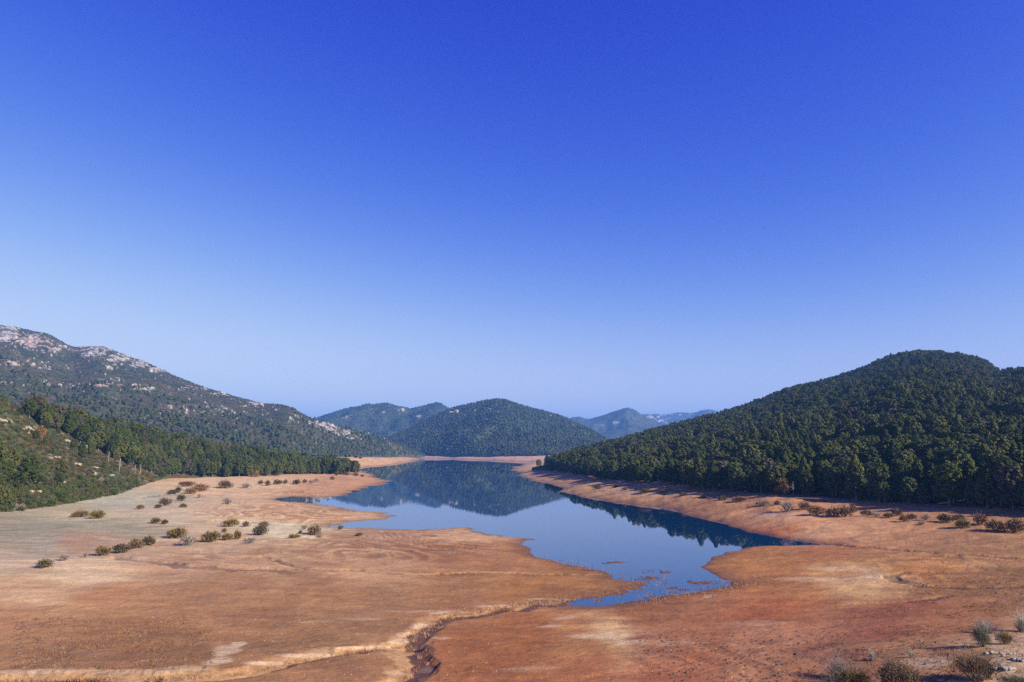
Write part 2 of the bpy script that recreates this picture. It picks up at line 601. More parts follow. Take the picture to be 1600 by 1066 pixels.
SOIL = [  # soil albedo x 1000 at places of the bed
    (20, 830, 222, 192, 101), (100, 822, 215, 208, 113), (180, 826, 261, 229, 121), (60, 850, 280, 229, 132), (125, 843, 328, 180, 87),
    (40, 880, 375, 257, 135), (150, 895, 446, 298, 143), (250, 802, 453, 342, 184), (310, 800, 524, 349, 171), (190, 785, 380, 342, 189),
    (130, 800, 389, 311, 147), (350, 800, 523, 323, 155), (450, 800, 521, 297, 124), (550, 805, 495, 282, 115), (500, 765, 468, 235, 94),
    (440, 828, 621, 500, 250), (350, 850, 467, 286, 136), (450, 860, 413, 225, 94), (550, 850, 361, 192, 82), (650, 845, 374, 195, 85),
    (725, 832, 445, 240, 105), (700, 870, 277, 114, 37), (800, 880, 275, 106, 30), (600, 880, 357, 185, 77), (300, 880, 402, 224, 100),
    (60, 920, 390, 224, 97), (200, 930, 294, 131, 44), (350, 920, 268, 123, 45), (500, 930, 227, 101, 34), (700, 930, 222, 92, 29),
    (850, 920, 250, 95, 21), (60, 980, 284, 128, 44), (200, 980, 230, 97, 30), (400, 980, 249, 108, 37), (550, 970, 216, 100, 35),
    (100, 1040, 221, 99, 36), (300, 1010, 199, 85, 27), (500, 1000, 187, 87, 28), (520, 1040, 260, 110, 38), (800, 990, 244, 71, 15),
    (750, 1030, 236, 68, 16), (900, 1000, 310, 119, 32), (960, 995, 548, 328, 127), (1000, 1010, 285, 100, 40), (900, 1050, 252, 74, 20),
    (1050, 1050, 282, 81, 26), (1100, 980, 255, 83, 24), (1000, 960, 191, 59, 14), (1200, 960, 273, 64, 13), (1200, 1000, 327, 124, 49),
    (1300, 1040, 207, 68, 27), (1250, 900, 263, 91, 18), (1180, 880, 334, 122, 23), (1330, 890, 381, 174, 51), (1360, 905, 465, 257, 89),
    (1450, 890, 341, 132, 30), (1500, 920, 190, 73, 16), (1560, 870, 295, 135, 41), (1580, 910, 198, 86, 23), (1400, 960, 191, 44, 15),
    (1500, 960, 230, 73, 22), (1480, 1030, 332, 150, 50), (1300, 860, 278, 86, 21), (1400, 845, 362, 157, 54), (1500, 850, 302, 139, 47),
    (1300, 830, 458, 221, 86), (1200, 810, 450, 195, 69), (1100, 800, 353, 150, 50), (1000, 780, 398, 191, 69), (950, 765, 446, 238, 86),
    (880, 750, 446, 222, 82), (820, 742, 471, 238, 98), (1200, 828, 374, 109, 27), (620, 722, 622, 338, 119), (740, 714, 497, 277, 147),
    (560, 760, 483, 223, 83), (400, 760, 597, 373, 166), (1580, 1040, 414, 262, 125), (1250, 1060, 230, 82, 29)]
SO = np.array(SOIL, float)
SC = SO[:, 2:] / 1000.0 * np.array([0.76, 0.81, 1.04]) + np.array([0.060, 0.030, 0.016])
SC = SC * np.array([1.03, 1.06, 1.02])
SC[(SO[:, 0] < 300) & (SO[:, 1] > 860) & (SO[:, 1] < 950)] *= 1.13
fx = np.clip(pxg, -300, 1900) / 130.0
fy = np.log(np.clip(pyg - 694, 12, 420)) * 4.2
fx2 = fx + 0.30 * fbm(X / 16, Y / 9, 4, 61)
fy2 = fy + 0.22 * fbm(X / 20, Y / 7, 4, 65)
num = np.zeros(X.shape + (3,))
den = np.zeros(X.shape)
for (qx, qy), c in zip(SO[:, :2], SC):
    d2 = (fx2 - qx / 130.0) ** 2 + (fy2 - math.log(max(qy - 694, 12)) * 4.2) ** 2
    wgt = 1.0 / (d2 + 0.02) ** 2.2
    num += wgt[..., None] * c
    den += wgt
soil = num / den[..., None]
# streaks following the old waterlines (contours of the bed)
ct = Z1 * 5.0 + 0.8 * fbm(X / 25, Y / 18, 3, 71)
soil *= (1 + 0.12 * fbm(ct, X / 60, 4, 73) + 0.09 * fbm(X / 30, Y / 5, 4, 77) + 0.10 * fbm(X / 12, Y / 2.0, 4, 78) + 0.06 * fbm(X / 3, Y / 1.5, 3, 79))[..., None]
pb_ = np.zeros(X.shape)
for (a_, b_, rx, ry, k_) in [(940, 994, 52, 4.5, .9), (985, 1003, 30, 4, .6), (885, 966, 26, 2.2, .7), (862, 979, 24, 2.5, .7), (920, 958, 18, 2, .4), (1318, 889, 60, 3.5, .6), (1285, 906, 66, 4.5, .6), (1360, 900, 22, 7, .6),
                             (168, 841, 20, 1.5, 1), (230, 873, 46, 1.2, .8), (120, 872, 20, 1.5, .6), (352, 1018, 16, 9, 1), (372, 1007, 12, 5, 1), (342, 1034, 26, 7, .9), (290, 1045, 40, 5, .6), (440, 826, 38, 3.5, .9), (600, 862, 22, 2, .5), (690, 862, 30, 2.5, .5),
                             (560, 966, 40, 2.0, .45), (500, 972, 40, 2, .3), (1230, 805, 70, 6, .45), (1000, 772, 60, 4, .4), (1110, 932, 10, 3, .8), (1180, 972, 60, 4, .35), (1060, 1005, 50, 3, .3), (830, 1045, 50, 4, .3), (1450, 1035, 40, 9, .8), (735, 833, 16, 3, .7), (60, 1050, 80, 4.5, .7), (200, 1050, 90, 4, .7), (565, 1012, 60, 3, .9), (480, 1024, 50, 3.5, .9), (415, 1036, 36, 4, .9), (622, 1001, 20, 4, .9), (655, 979, 15, 5, .9), (632, 992, 14, 3, .9), (705, 958, 34, 3, .8), (775, 947, 34, 2.6, .8), (860, 937, 40, 2, .8), (665, 1048, 10, 5, .7), (612, 1050, 14, 4, .7), (690, 997, 14, 2, .7), (640, 955, 50, 1.6, .5)]:
    sh = fbm(X / 4.0 + a_, Y / 3.0, 4, 47)
    d_ = ((pxg + 10 * sh - a_ + 1.2 * (pyg - b_)) / rx) ** 2 + ((pyg + 2.2 * sh - b_) / ry) ** 2
    pb_ = np.maximum(pb_, k_ * (1 - sstep(.35, 1.5, d_)))
soil = soil * (1 - .7 * pb_[..., None]) + .7 * pb_[..., None] * np.array([.46, .335, .225])
pl = 0.85 * np.clip(palem * (0.95 + 0.35 * fbm(X / 5, Y / 5, 2, 43)), 0, 1)[..., None]
soil = soil * (1 - pl) + pl * np.maximum(soil * 1.15, srgb((215, 170, 132)) * np.array([.50, .50, .43]))
wt = np.clip(wetm, 0, 1)[..., None]
soil = soil * (1 - 0.62 * wt * np.array([0.92, 0.95, 1.0]))
rl = np.clip(ril, 0, 1)[..., None]
soil = soil * (1 - 0.48 * rl * np.array([0.8, 1, 1.05]))
soil = np.clip(soil, 0.01, 0.7)
ground_me = ground_s.mesh('ground', soil_material('lake_bed_soil'), soil)
add_float(ground_me, 'wet', wetm)
obj('ground', ground_me, label='bare reddish and tan drawn-down lake bed and shores', cat='ground', kind='structure')

# ------------------------------------------------------------------ water
wm = mesh_np('water', [(-2500, 40, 0), (2500, 40, 0), (2500, 2600, 0), (-2500, 2600, 0)], [(0, 1, 2, 3)], water_material())
obj('water', wm, label='calm blue reservoir water mirroring hills and sky', cat='water', kind='structure')


# ------------------------------------------------------------------ hills
def hill(ridge, foot, ncol, nrow, amp, nsc, seed, back=0.9, shape=1.0, sm=6):
    """ridge: (px, py, distance); foot: (px, distance, z). Returns a Surf plus its t grid."""
    rg = np.array(ridge, float)
    ft = np.array(foot, float)
    px = np.linspace(rg[0, 0], rg[-1, 0], ncol)
    ry = smooth1(np.interp(px, rg[:, 0], rg[:, 1]), sm)
    rY = smooth1(np.interp(px, rg[:, 0], rg[:, 2]), sm * 2)
    fY = smooth1(np.interp(px, ft[:, 0], ft[:, 1]), sm)
    fz = smooth1(np.interp(px, ft[:, 0], ft[:, 2]), sm)
    u, ww = ray(px, ry)
    rz = CAM_H + ww * rY
    rY = np.maximum(rY, fY + 4)
    tf = np.linspace(-0.12, 1.0, nrow)
    tb = np.linspace(1.0, 1.0 + back, nrow // 3)[1:]
    t = np.concatenate([tf, tb])
    T = np.broadcast_to(t[None, :], (ncol, len(t))).copy()
    Yg = fY[:, None] + T * (rY - fY)[:, None]
    front = np.clip(T, -0.2, 1)
    hgt = np.sign(front) * np.abs(front) ** shape
    Zg = fz[:, None] + hgt * (rz - fz)[:, None]
    bk = np.clip((T - 1) / back, 0, 1)
    Zg = Zg * (1 - sstep(0, 1, bk)) + sstep(0, 1, bk) * (-3)
    Zg -= np.clip(-T, 0, 1) * 60
    Xg = u[:, None] * Yg
    env = np.clip(T, 0, 1) * np.clip(1.06 - T, 0.06, 1) * 4 * (T < 1) + 0.24 * (T >= 1) * (1 - bk)
    span = (rz - fz)[:, None]
    rid = ridged(Xg / nsc, Yg / nsc, 4, seed) - 0.55
    Zg += amp * np.maximum(span, 0) * env * (0.8 * rid + 0.6 * fbm(Xg / nsc * 2.3, Yg / nsc * 2.3, 4, seed + 9))
    s = Surf(u, Yg, Zg)
    s.T = T
    s.X = Xg
    s.pxy = project(Xg, Yg, Zg)
    return s


def blob(s, lst):
    """soft patches given at places of the photograph: (px, py, rx, ry, strength)"""
    m = np.zeros(s.X.shape)
    for (a, b, rx, ry, k) in lst:
        m = np.maximum(m, k * np.exp(-(((s.pxy[0] - a) / rx) ** 2 + ((s.pxy[1] - b) / ry) ** 2)))
    return m


def ghit(px, py):
    return ground_s.hit(px, py)


def foot_from(pts, sink=0.6):
    out = []
    for (px, py) in pts:
        x, y, z = ghit(px, py)
        out.append((px, y, z - sink))
    return out


# --- right hill, all pines
right_foot = foot_from([(831, 735), (840, 734), (880, 740), (930, 750), (1000, 757), (1100, 768), (1200, 775), (1300, 783), (1400, 791), (1500, 799), (1600, 808), (1750, 822), (1950, 835)])
RH = hill([(831, 735, 650), (840, 730, 665), (870, 722, 690), (900, 713, 720), (960, 699, 780), (1030, 679, 840), (1100, 660, 880), (1170, 641, 920), (1230, 615, 940), (1300, 597, 950),
           (1345, 584, 970), (1390, 564, 1000), (1430, 555, 1010), (1490, 558, 1010), (1535, 568, 960), (1556, 588, 800), (1575, 596, 660), (1590, 594, 635), (1620, 588, 620), (1720, 596, 580), (1950, 610, 520)],
          right_foot, 420, 150, 0.05, 170, 201, sm=5)
n_ = fbm(RH.X / 30, RH.Y / 30, 4, 205)
rk = blob(RH, [(1405, 553, 14, 6, 1), (1375, 560, 10, 4, .8), (1225, 605, 12, 5, .9), (1245, 600, 8, 4, .7), (1500, 660, 3, 3, .3)]) * sstep(-.2, .3, n_)
cf = np.array([0.055, 0.045, 0.026]) * (1 + 0.4 * n_[..., None])
cf = cf * (1 - rk[..., None]) + rk[..., None] * np.array([0.36, 0.31, 0.26])
obj('hill', RH.mesh('hill', slope_material('forest_floor', 0.5, 0.5), cf), label='rounded hill under dark pine forest on the right shore', cat='hill', kind='structure')

# --- near left hill, scrub and pines
left_foot = foot_from([(-400, 835), (-150, 812), (0, 803), (60, 798), (100, 791), (190, 774), (225, 760), (265, 748), (330, 746), (400, 745), (450, 742), (500, 741), (530, 742), (550, 743.5), (562, 743)])
LH = hill([(-400, 520, 300), (-150, 582, 315), (0, 620, 330), (50, 650, 360), (120, 667, 410), (180, 678, 450), (250, 691, 500), (330, 706, 545), (420, 722, 620), (480, 729, 670), (525, 733, 660), (548, 740, 620), (562, 744, 580)],
          left_foot, 420, 150, 0.09, 90, 301, sm=4)
n_ = fbm(LH.X / 14, LH.Y / 14, 5, 305)
n2 = fbm(LH.X / 5, LH.Y / 5, 4, 309)
base = np.array([0.080, 0.058, 0.022]) * np.ones(LH.X.shape + (1,))
grn = np.array([0.060, 0.070, 0.026])
k = sstep(-.2, .5, n_)[..., None]
base = base * (1 - k) + grn * k
rk = sstep(0.50, 0.75, (0.55 + 0.55 * n2) * blob(LH, [(10, 657, 16, 10, .8), (45, 672, 14, 9, .8), (105, 690, 12, 6, .7), (130, 698, 12, 8, .7), (120, 727, 12, 5, .8), (148, 735, 8, 10, .7), (60, 755, 14, 6, .8),
                                            (98, 752, 10, 8, .7), (172, 742, 6, 10, .6), (85, 715, 12, 4, .6), (150, 768, 6, 3, .5)]) * 1.2 + 0.3 * np.maximum(n2 - .3, 0))
rk = np.maximum(rk, blob(LH, [(520, 742, 28, 7, 1.0), (545, 743, 12, 4, 1), (460, 745, 50, 4, .8)]) * 0.95)
rc = np.where((LH.pxy[0] > 420)[..., None], np.array([0.36, 0.19, 0.11]), np.array([0.42, 0.33, 0.21]))
base = base * (1 + 0.35 * n2[..., None])
base = base * (1 - rk[..., None]) + rk[..., None] * rc * (1 + 0.2 * n2[..., None])
LH.Z += 0.6 * rk * (0.5 + n2)
LH = Surf(LH.U, LH.Y, LH.Z)
obj('hill', LH.mesh('hill', slope_material('scrub_soil', 0.9, 0.4), np.clip(base, 0.01, 0.7)), label='near hill of orange scrub and pine on the left shore', cat='hill', kind='structure')

# --- left mountain
LM_foot = [(-450, 520, 18), (0, 600, 14), (200, 690, 6), (330, 760, 3), (450, 900, 3), (560, 1380, 8.5), (600, 1520, 8.5), (640, 1780, 8.5), (664, 1950, 8.5)]
LM = hill([(-450, 415, 1900), (-200, 462, 1850), (0, 507, 1800), (25, 511, 1800), (50, 518, 1800), (75, 523, 1790), (105, 539, 1780), (118, 542, 1780), (135, 540, 1770), (160, 541, 1760), (180, 549, 1750), (205, 560, 1730),
           (230, 568, 1710), (265, 585, 1680), (300, 598, 1640), (330, 608, 1610), (360, 617, 1590), (385, 624, 1570), (402, 629, 1550), (412, 630, 1530), (440, 632, 1500), (452, 635, 1490), (465, 642, 1480), (480, 650, 1480),
           (495, 657, 1490), (520, 663, 1520), (545, 669, 1560), (580, 679, 1600), (610, 690, 1660), (640, 702, 1850), (655, 708, 1950), (664, 712, 2000)],
          LM_foot, 1150, 420, 0.075, 260, 401, sm=3)
n1 = fbm(LM.X / 70, LM.Y / 70, 5, 405)
n2 = fbm(LM.X / 16, LM.Y / 22, 4, 409)
n3 = fbm(LM.X / 7, LM.Y / 9, 3, 413)
rkw = blob(LM, [(8, 522, 30, 16, 1), (50, 535, 26, 13, 1), (80, 545, 22, 8, .9), (150, 548, 28, 10, 1), (185, 560, 22, 9, 1), (215, 570, 18, 7, .95), (245, 578, 16, 6, .8), (175, 575, 14, 5, .5), (25, 568, 40, 5, .8), (75, 575, 28, 4, .75),
                (170, 603, 42, 1.8, 1.0), (225, 608, 15, 2.5, .8), (250, 618, 14, 3, .55), (185, 594, 16, 3, .5), (110, 604, 30, 2.5, .45), (30, 600, 40, 3, .5), (265, 636, 16, 4, .6), (298, 643, 16, 4, .65), (310, 645, 10, 3, .6),
                (130, 612, 30, 3, .4), (300, 606, 30, 4, .5), (350, 616, 20, 3, .6), (400, 632, 20, 5, .7), (425, 640, 16, 4, .45),
                (505, 664, 14, 5, 1), (520, 670, 15, 6, 1), (535, 678, 16, 6, 1), (550, 683, 10, 4, .9), (562, 677, 10, 4, .6), (575, 678, 8, 3, .5), (485, 662, 10, 3, .6), (430, 690, 10, 4, .3), (365, 690, 8, 4, .45)])
n4 = fbm(LM.X / 3.2, LM.Y / 5, 3, 421)
rock = np.clip(sstep(0.46, 0.66, rkw * (0.72 + 0.35 * n2) + 0.42 * n3 + 0.30 * n4 - 0.04), 0, 1)
rock = np.maximum(rock, sstep(0.70, 0.88, n3 * 0.6 + n2 * 0.35 + n4 * .3) * 0.8 * sstep(0.2, 0.6, LM.T))
sc_g = np.array([0.060, 0.072, 0.034])
sc_o = np.array([0.095, 0.085, 0.045])
sc_p = np.array([0.085, 0.065, 0.058])
k1 = sstep(-.4, .4, n1)[..., None]
k2 = sstep(.05, .5, fbm(LM.X / 45, LM.Y / 30, 4, 417))[..., None]
c = (sc_o * (1 - k1) + sc_g * k1) * (1 - 0.45 * k2) + sc_p * 0.45 * k2
c = c * (0.70 + 0.24 * n2[..., None])
warm = blob(LM, [(170, 603, 60, 4, 1), (50, 538, 40, 12, .8), (75, 543, 25, 8, .7), (290, 640, 40, 8, 1), (25, 570, 50, 8, .6)])[..., None]
rcol = np.array([0.21, 0.19, 0.175]) * (1 - warm) + np.array([0.23, 0.165, 0.135]) * warm
rcol = rcol * np.clip(1 + 0.6 * n3[..., None] + 0.5 * n4[..., None], .35, 1.8)
c = c * (1 - rock[..., None]) + rcol * rock[..., None]
LM.Z += rock * (3.0 * n3 + 2.2 * n2) * sstep(0.1, 0.4, LM.T)
LMs = Surf(LM.U, LM.Y, LM.Z)
obj('mountain', LMs.mesh('mountain', slope_material('mountain_scrub_rock', 0.16, 1.6, 0.4), np.clip(c, 0.01, 0.6)), label='long scrubby mountain with pale rocky crest on the left', cat='mountain', kind='structure')

# --- central hill across the water
CM = hill([(520, 708, 2300), (560, 700, 2320), (590, 691, 2350), (640, 669, 2400), (680, 650, 2440), (700, 639, 2450), (715, 634, 2450), (730, 631, 2450), (752, 627, 2450), (775, 625.5, 2450), (790, 628, 2450), (803, 633, 2450), (830, 641, 2450), (860, 650, 2430),
           (885, 656, 2420), (920, 671, 2400), (950, 686, 2350), (980, 696, 2300), (1030, 706, 2250)],
          [(520, 2030, 8), (660, 1990, 8), (700, 1890, 8), (750, 1760, 8), (830, 1600, 8), (1030, 1500, 8)], 640, 240, 0.36, 380, 501, sm=2)
n1 = fbm(CM.X / 90, CM.Y / 90, 5, 505)
n2 = fbm(CM.X / 22, CM.Y / 30, 4, 509)
rkw = blob(CM, [(707, 644, 10, 2.6, 1.1), (697, 650, 6, 1.8, .9), (742, 641, 4, 1.6, .8), (767, 639, 5, 1.5, .9), (775, 642, 6, 1.6, 1), (784, 645, 6, 1.8, 1), (793, 649, 6, 1.6, 1), (800, 653, 4, 1.3, .9), (840, 672, 12, 3, .5), (862, 652, 10, 3, .5), (775, 688, 8, 2, .5), (870, 690, 8, 6, .45), (855, 695, 5, 8, .4), (895, 668, 12, 4, .45), (690, 640, 8, 3, .4)])
n3 = fbm(CM.X / 7, CM.Y / 9, 3, 513)
rock = sstep(0.52, 0.72, rkw * (0.72 + 0.4 * n2) + 0.12 * n2 + .32 * n3)
c = np.array([0.040, 0.052, 0.028]) * (1 + 0.35 * n1[..., None] + 0.25 * n2[..., None])
c = c * (1 - rock[..., None]) + rock[..., None] * np.array([0.30, 0.25, 0.21]) * np.clip(1 + 0.5 * n3[..., None], .4, 1.7)
CM.Z += rock * 5 * n2
CMs = Surf(CM.U, CM.Y, CM.Z)
CMs.T, CMs.rock = CM.T, rock
obj('hill', CMs.mesh('hill', slope_material('far_wooded_slope', 0.08, 3, 0.4), np.clip(c, 0.008, 0.6)), label='broad wooded hill with small pale crags across the water', cat='hill', kind='structure')


def far_range(ridge, ydist, seed, label, amp, nsc, rocks, green, rcol):
    px0, px1 = ridge[0][0], ridge[-1][0]
    s = hill([(a, b, ydist) for a, b in ridge], [(px0, ydist * 0.72, 8), (px1, ydist * 0.72, 8)], 640, 200, amp, nsc, seed, sm=2)
    n1 = fbm(s.X / (nsc * .3), s.Y / (nsc * .3), 5, seed + 3)
    n2 = fbm(s.X / (nsc * .05), s.Y / (nsc * .08), 5, seed + 5, 0.65)
    rock = sstep(0.42, 0.75, blob(s, rocks) * (0.7 + 0.5 * n2) + 0.45 * n2)
    c = np.array(green) * (1 + 0.3 * n1[..., None] + 0.25 * n2[..., None])
    c = c * (1 - rock[..., None]) + rock[..., None] * np.array(rcol) * (1 + 0.3 * n2[..., None])
    o = obj('mountain', s.mesh('mountain', slope_material('far_slope', 0.04, 6, 0.4), np.clip(c, 0.008, 0.6)), label=label, cat='mountain', kind='structure')
    s.rock = rock
    return s


EM = far_range([(400, 700), (450, 676), (490, 656), (520, 646), (545, 638), (560, 635), (575, 631), (592, 630), (607, 630), (620, 635), (640, 638.5), (655, 635), (668, 631), (680, 628), (688, 629), (697, 634), (715, 643), (750, 660), (800, 690), (830, 700)],
               3700, 601, 'blue-green ridge with two low summits behind the central hill', 0.36, 500,
               [(655, 650, 10, 2.4, .9), (668, 645, 9, 2, .85), (595, 645, 8, 3, .6), (540, 650, 14, 4, .5), (575, 640, 10, 3, .5), (632, 640, 8, 3, .5)], (0.042, 0.055, 0.032), (0.36, 0.27, 0.23))
FM = far_range([(790, 700), (830, 684), (860, 668), (880, 659), (893, 653), (905, 651), (913, 654), (922, 655), (940, 650), (958, 643), (972, 639), (981, 637), (989, 640), (1000, 647), (1015, 655), (1040, 664), (1080, 675), (1130, 690), (1180, 700)],
               5200, 651, 'distant blue pointed peak beyond the central hill', 0.26, 600,
               [(965, 660, 14, 1.8, .7), (985, 655, 9, 1.6, .7), (940, 665, 10, 1.5, .6)], (0.05, 0.058, 0.04), (0.32, 0.28, 0.25))
GM = far_range([(760, 690), (800, 662), (830, 649), (842, 642), (850, 641), (860, 646), (885, 656), (930, 660), (985, 652), (1005, 647), (1020, 646), (1040, 646), (1055, 644), (1065, 644), (1080, 646), (1095, 642), (1108, 640), (1120, 643), (1160, 655), (1220, 672), (1320, 700)],
               7200, 701, 'farthest pale rocky range on the horizon behind the pointed peak', 0.28, 700,
               [(1020, 655, 22, 8, .9), (1040, 650, 14, 5, .8), (1030, 665, 14, 5, .6), (852, 644, 10, 4, .8), (1070, 648, 15, 3, .5)], (0.055, 0.06, 0.045), (0.45, 0.38, 0.34))


# ------------------------------------------------------------------ foliage builders
def unit(v):
    return v / (np.linalg.norm(v, axis=-1, keepdims=True) + 1e-9)


def tufts(P, N, sx, sy, jit, g):
    """one small quad per point, facing roughly along N"""
    n = len(P)
    N = unit(N + jit * g.normal(size=(n, 3)))
    A = unit(np.cross(N, g.normal(size=(n, 3))))
    B = np.cross(N, A)
    sx = (np.ones(n) * sx * g.uniform(.6, 1.35, n))[:, None]
    sy = (np.ones(n) * sy * g.uniform(.6, 1.35, n))[:, None]
    q = np.stack([P - A * sx, P - B * sy * .8 + A * sx * .1, P + A * sx, P + B * sy], 1)
    return q.reshape(-1, 3), np.arange(n * 4).reshape(-1, 4)


def tube(path, radii, sides=6):
    V, F = [], []
    for i, (p, r) in enumerate(zip(path, radii)):
        d = unit(np.array(path[min(i + 1, len(path) - 1)], float) - np.array(path[max(i - 1, 0)], float))
        a = unit(np.cross(d, (0.3, 0.9, 0.1)))
        b = np.cross(d, a)
        for k in range(sides):
            th = 2 * math.pi * k / sides
            V.append(np.array(p, float) + r * (math.cos(th) * a + math.sin(th) * b))
        if i:
            o = (i - 1) * sides
            for k in range(sides):
                F.append((o + k, o + (k + 1) % sides, o + sides + (k + 1) % sides, o + sides + k))
    return np.array(V), np.array(F)


def join(parts):
    V, F, o = [], [], 0
    for v, f in parts:
        V.append(v)
        F.append(f + o)
        o += len(v)
    return np.concatenate(V), np.concatenate(F)


PINE = leaf_material('pine_needles', [(0.0, (0.032, 0.046, 0.009)), (0.35, (0.048, 0.064, 0.011)), (0.6, (0.070, 0.083, 0.015)), (0.9, (0.096, 0.101, 0.021)), (0.92, (0.070, 0.062, 0.034)), (1.0, (0.085, 0.074, 0.046))], 0.5)
BARK = bark_material('pine_bark', (0.10, 0.085, 0.07), (0.30, 0.27, 0.24))
TWIG = bark_material('shrub_twigs', (0.10, 0.075, 0.055), (0.22, 0.17, 0.13))
PALETWIG = bark_material('pale_twigs', (0.22, 0.19, 0.17), (0.40, 0.35, 0.32))


def pine_meshes(k, conical):
    """crown and trunk of one pine about 9 m tall, base at the origin"""
    g = np.random.default_rng(100 + k)
    H = 9.6 * g.uniform(.92, 1.08)
    base = g.uniform(.10, .18) if conical else g.uniform(.20, .30)
    Rm = (2.7 if conical else 3.15) * g.uniform(.92, 1.1)
    Pp, Nn = [], []
    nb = 70 if conical else 66
    lean = g.normal(size=2) * .25
    limbs = []
    for j in range(nb):
        rel = (j + g.uniform(.1, .9)) / nb
        h = base + (1 - base) * rel
        prof = (1 - rel ** 1.5) ** .75 * (0.72 + .4 * min(1, rel / .25)) if conical else math.sqrt(max(0.03, 1 - ((rel - .42) / .66) ** 2))
        rad = Rm * prof * g.uniform(.75, 1.05)
        th = j * 2.4 + g.uniform(-.5, .5)
        cr = (0.42 + .42 * prof) * g.uniform(.7, 1.3)
        rad = max(0, rad - cr * .55)
        cx, cy, cz = rad * math.cos(th) + lean[0] * rel, rad * math.sin(th) + lean[1] * rel, h * H - .45 * cr
        n = int(58 * cr ** 1.6 + 12)
        d = unit(g.normal(size=(n, 3)))
        d[:, 2] = np.where(d[:, 2] < -.4, -d[:, 2] * .6, d[:, 2])
        d = unit(d)
        rr = cr * g.uniform(.75, 1.06, n)[:, None]
        p = np.array([cx, cy, cz]) + d * rr * np.array([1, 1, .78])
        Pp.append(p)
        Nn.append(d + np.array([0, 0, .25]))
        if j % 8 == 0:
            limbs.append((cx, cy, cz - .1))
    P, N = np.concatenate(Pp), np.concatenate(Nn)
    V, F = tufts(P, N, .31, .20, .40, g)
    crown = mesh_np('crown', V, F, PINE)
    tr = [tube([(0, 0, -.6), (lean[0] * .2, lean[1] * .2, H * .3), (lean[0] * .6, lean[1] * .6, H * .62), (lean[0], lean[1], H * .95)], [.21, .17, .11, .03])]
    for (x, y, z) in limbs:
        zz = z - .8
        tr.append(tube([(lean[0] * zz / H, lean[1] * zz / H, zz), (x * .5, y * .5, z - .45), (x, y, z)], [.07, .05, .02], 4))
    v, f = join(tr)
    return crown, mesh_np('trunk', v, f, BARK, True), len(F)


PINES = [pine_meshes(k, k % 4 == 0) for k in range(8)]

LEAF = {
    'green': leaf_material('shrub_dark_green', [(0, (0.038, 0.058, 0.012)), (.5, (0.060, 0.080, 0.017)), (1, (0.084, 0.093, 0.023))]),
    'olive': leaf_material('shrub_olive_gold', [(0, (0.12, 0.085, 0.022)), (.5, (0.15, 0.105, 0.026)), (1, (0.19, 0.12, 0.032))]),
    'brown': leaf_material('shrub_brown', [(0, (0.10, 0.062, 0.034)), (.5, (0.13, 0.085, 0.048)), (1, (0.17, 0.105, 0.058))]),
    'grey': leaf_material('shrub_grey', [(0, (0.16, 0.125, 0.10)), (.5, (0.20, 0.155, 0.125)), (1, (0.25, 0.19, 0.155))]),
    'rust': leaf_material('shrub_rust', [(0, (0.15, 0.072, 0.034)), (.5, (0.18, 0.090, 0.042)), (1, (0.21, 0.11, 0.05))]),
    'dark': leaf_material('shrub_dark_brown', [(0, (0.052, 0.045, 0.018)), (.5, (0.070, 0.056, 0.024)), (1, (0.088, 0.066, 0.028))]),
    'sage': leaf_material('shrub_sage', [(0, (0.085, 0.095, 0.050)), (1, (0.13, 0.13, 0.08))]),
    'heath': leaf_material('scrub_heath', [(0, (0.082, 0.080, 0.019)), (.35, (0.066, 0.082, 0.021)), (.6, (0.080, 0.072, 0.026)), (.8, (0.085, 0.070, 0.045)), (1, (0.115, 0.075, 0.026))]),
}
SHRUBS = {}


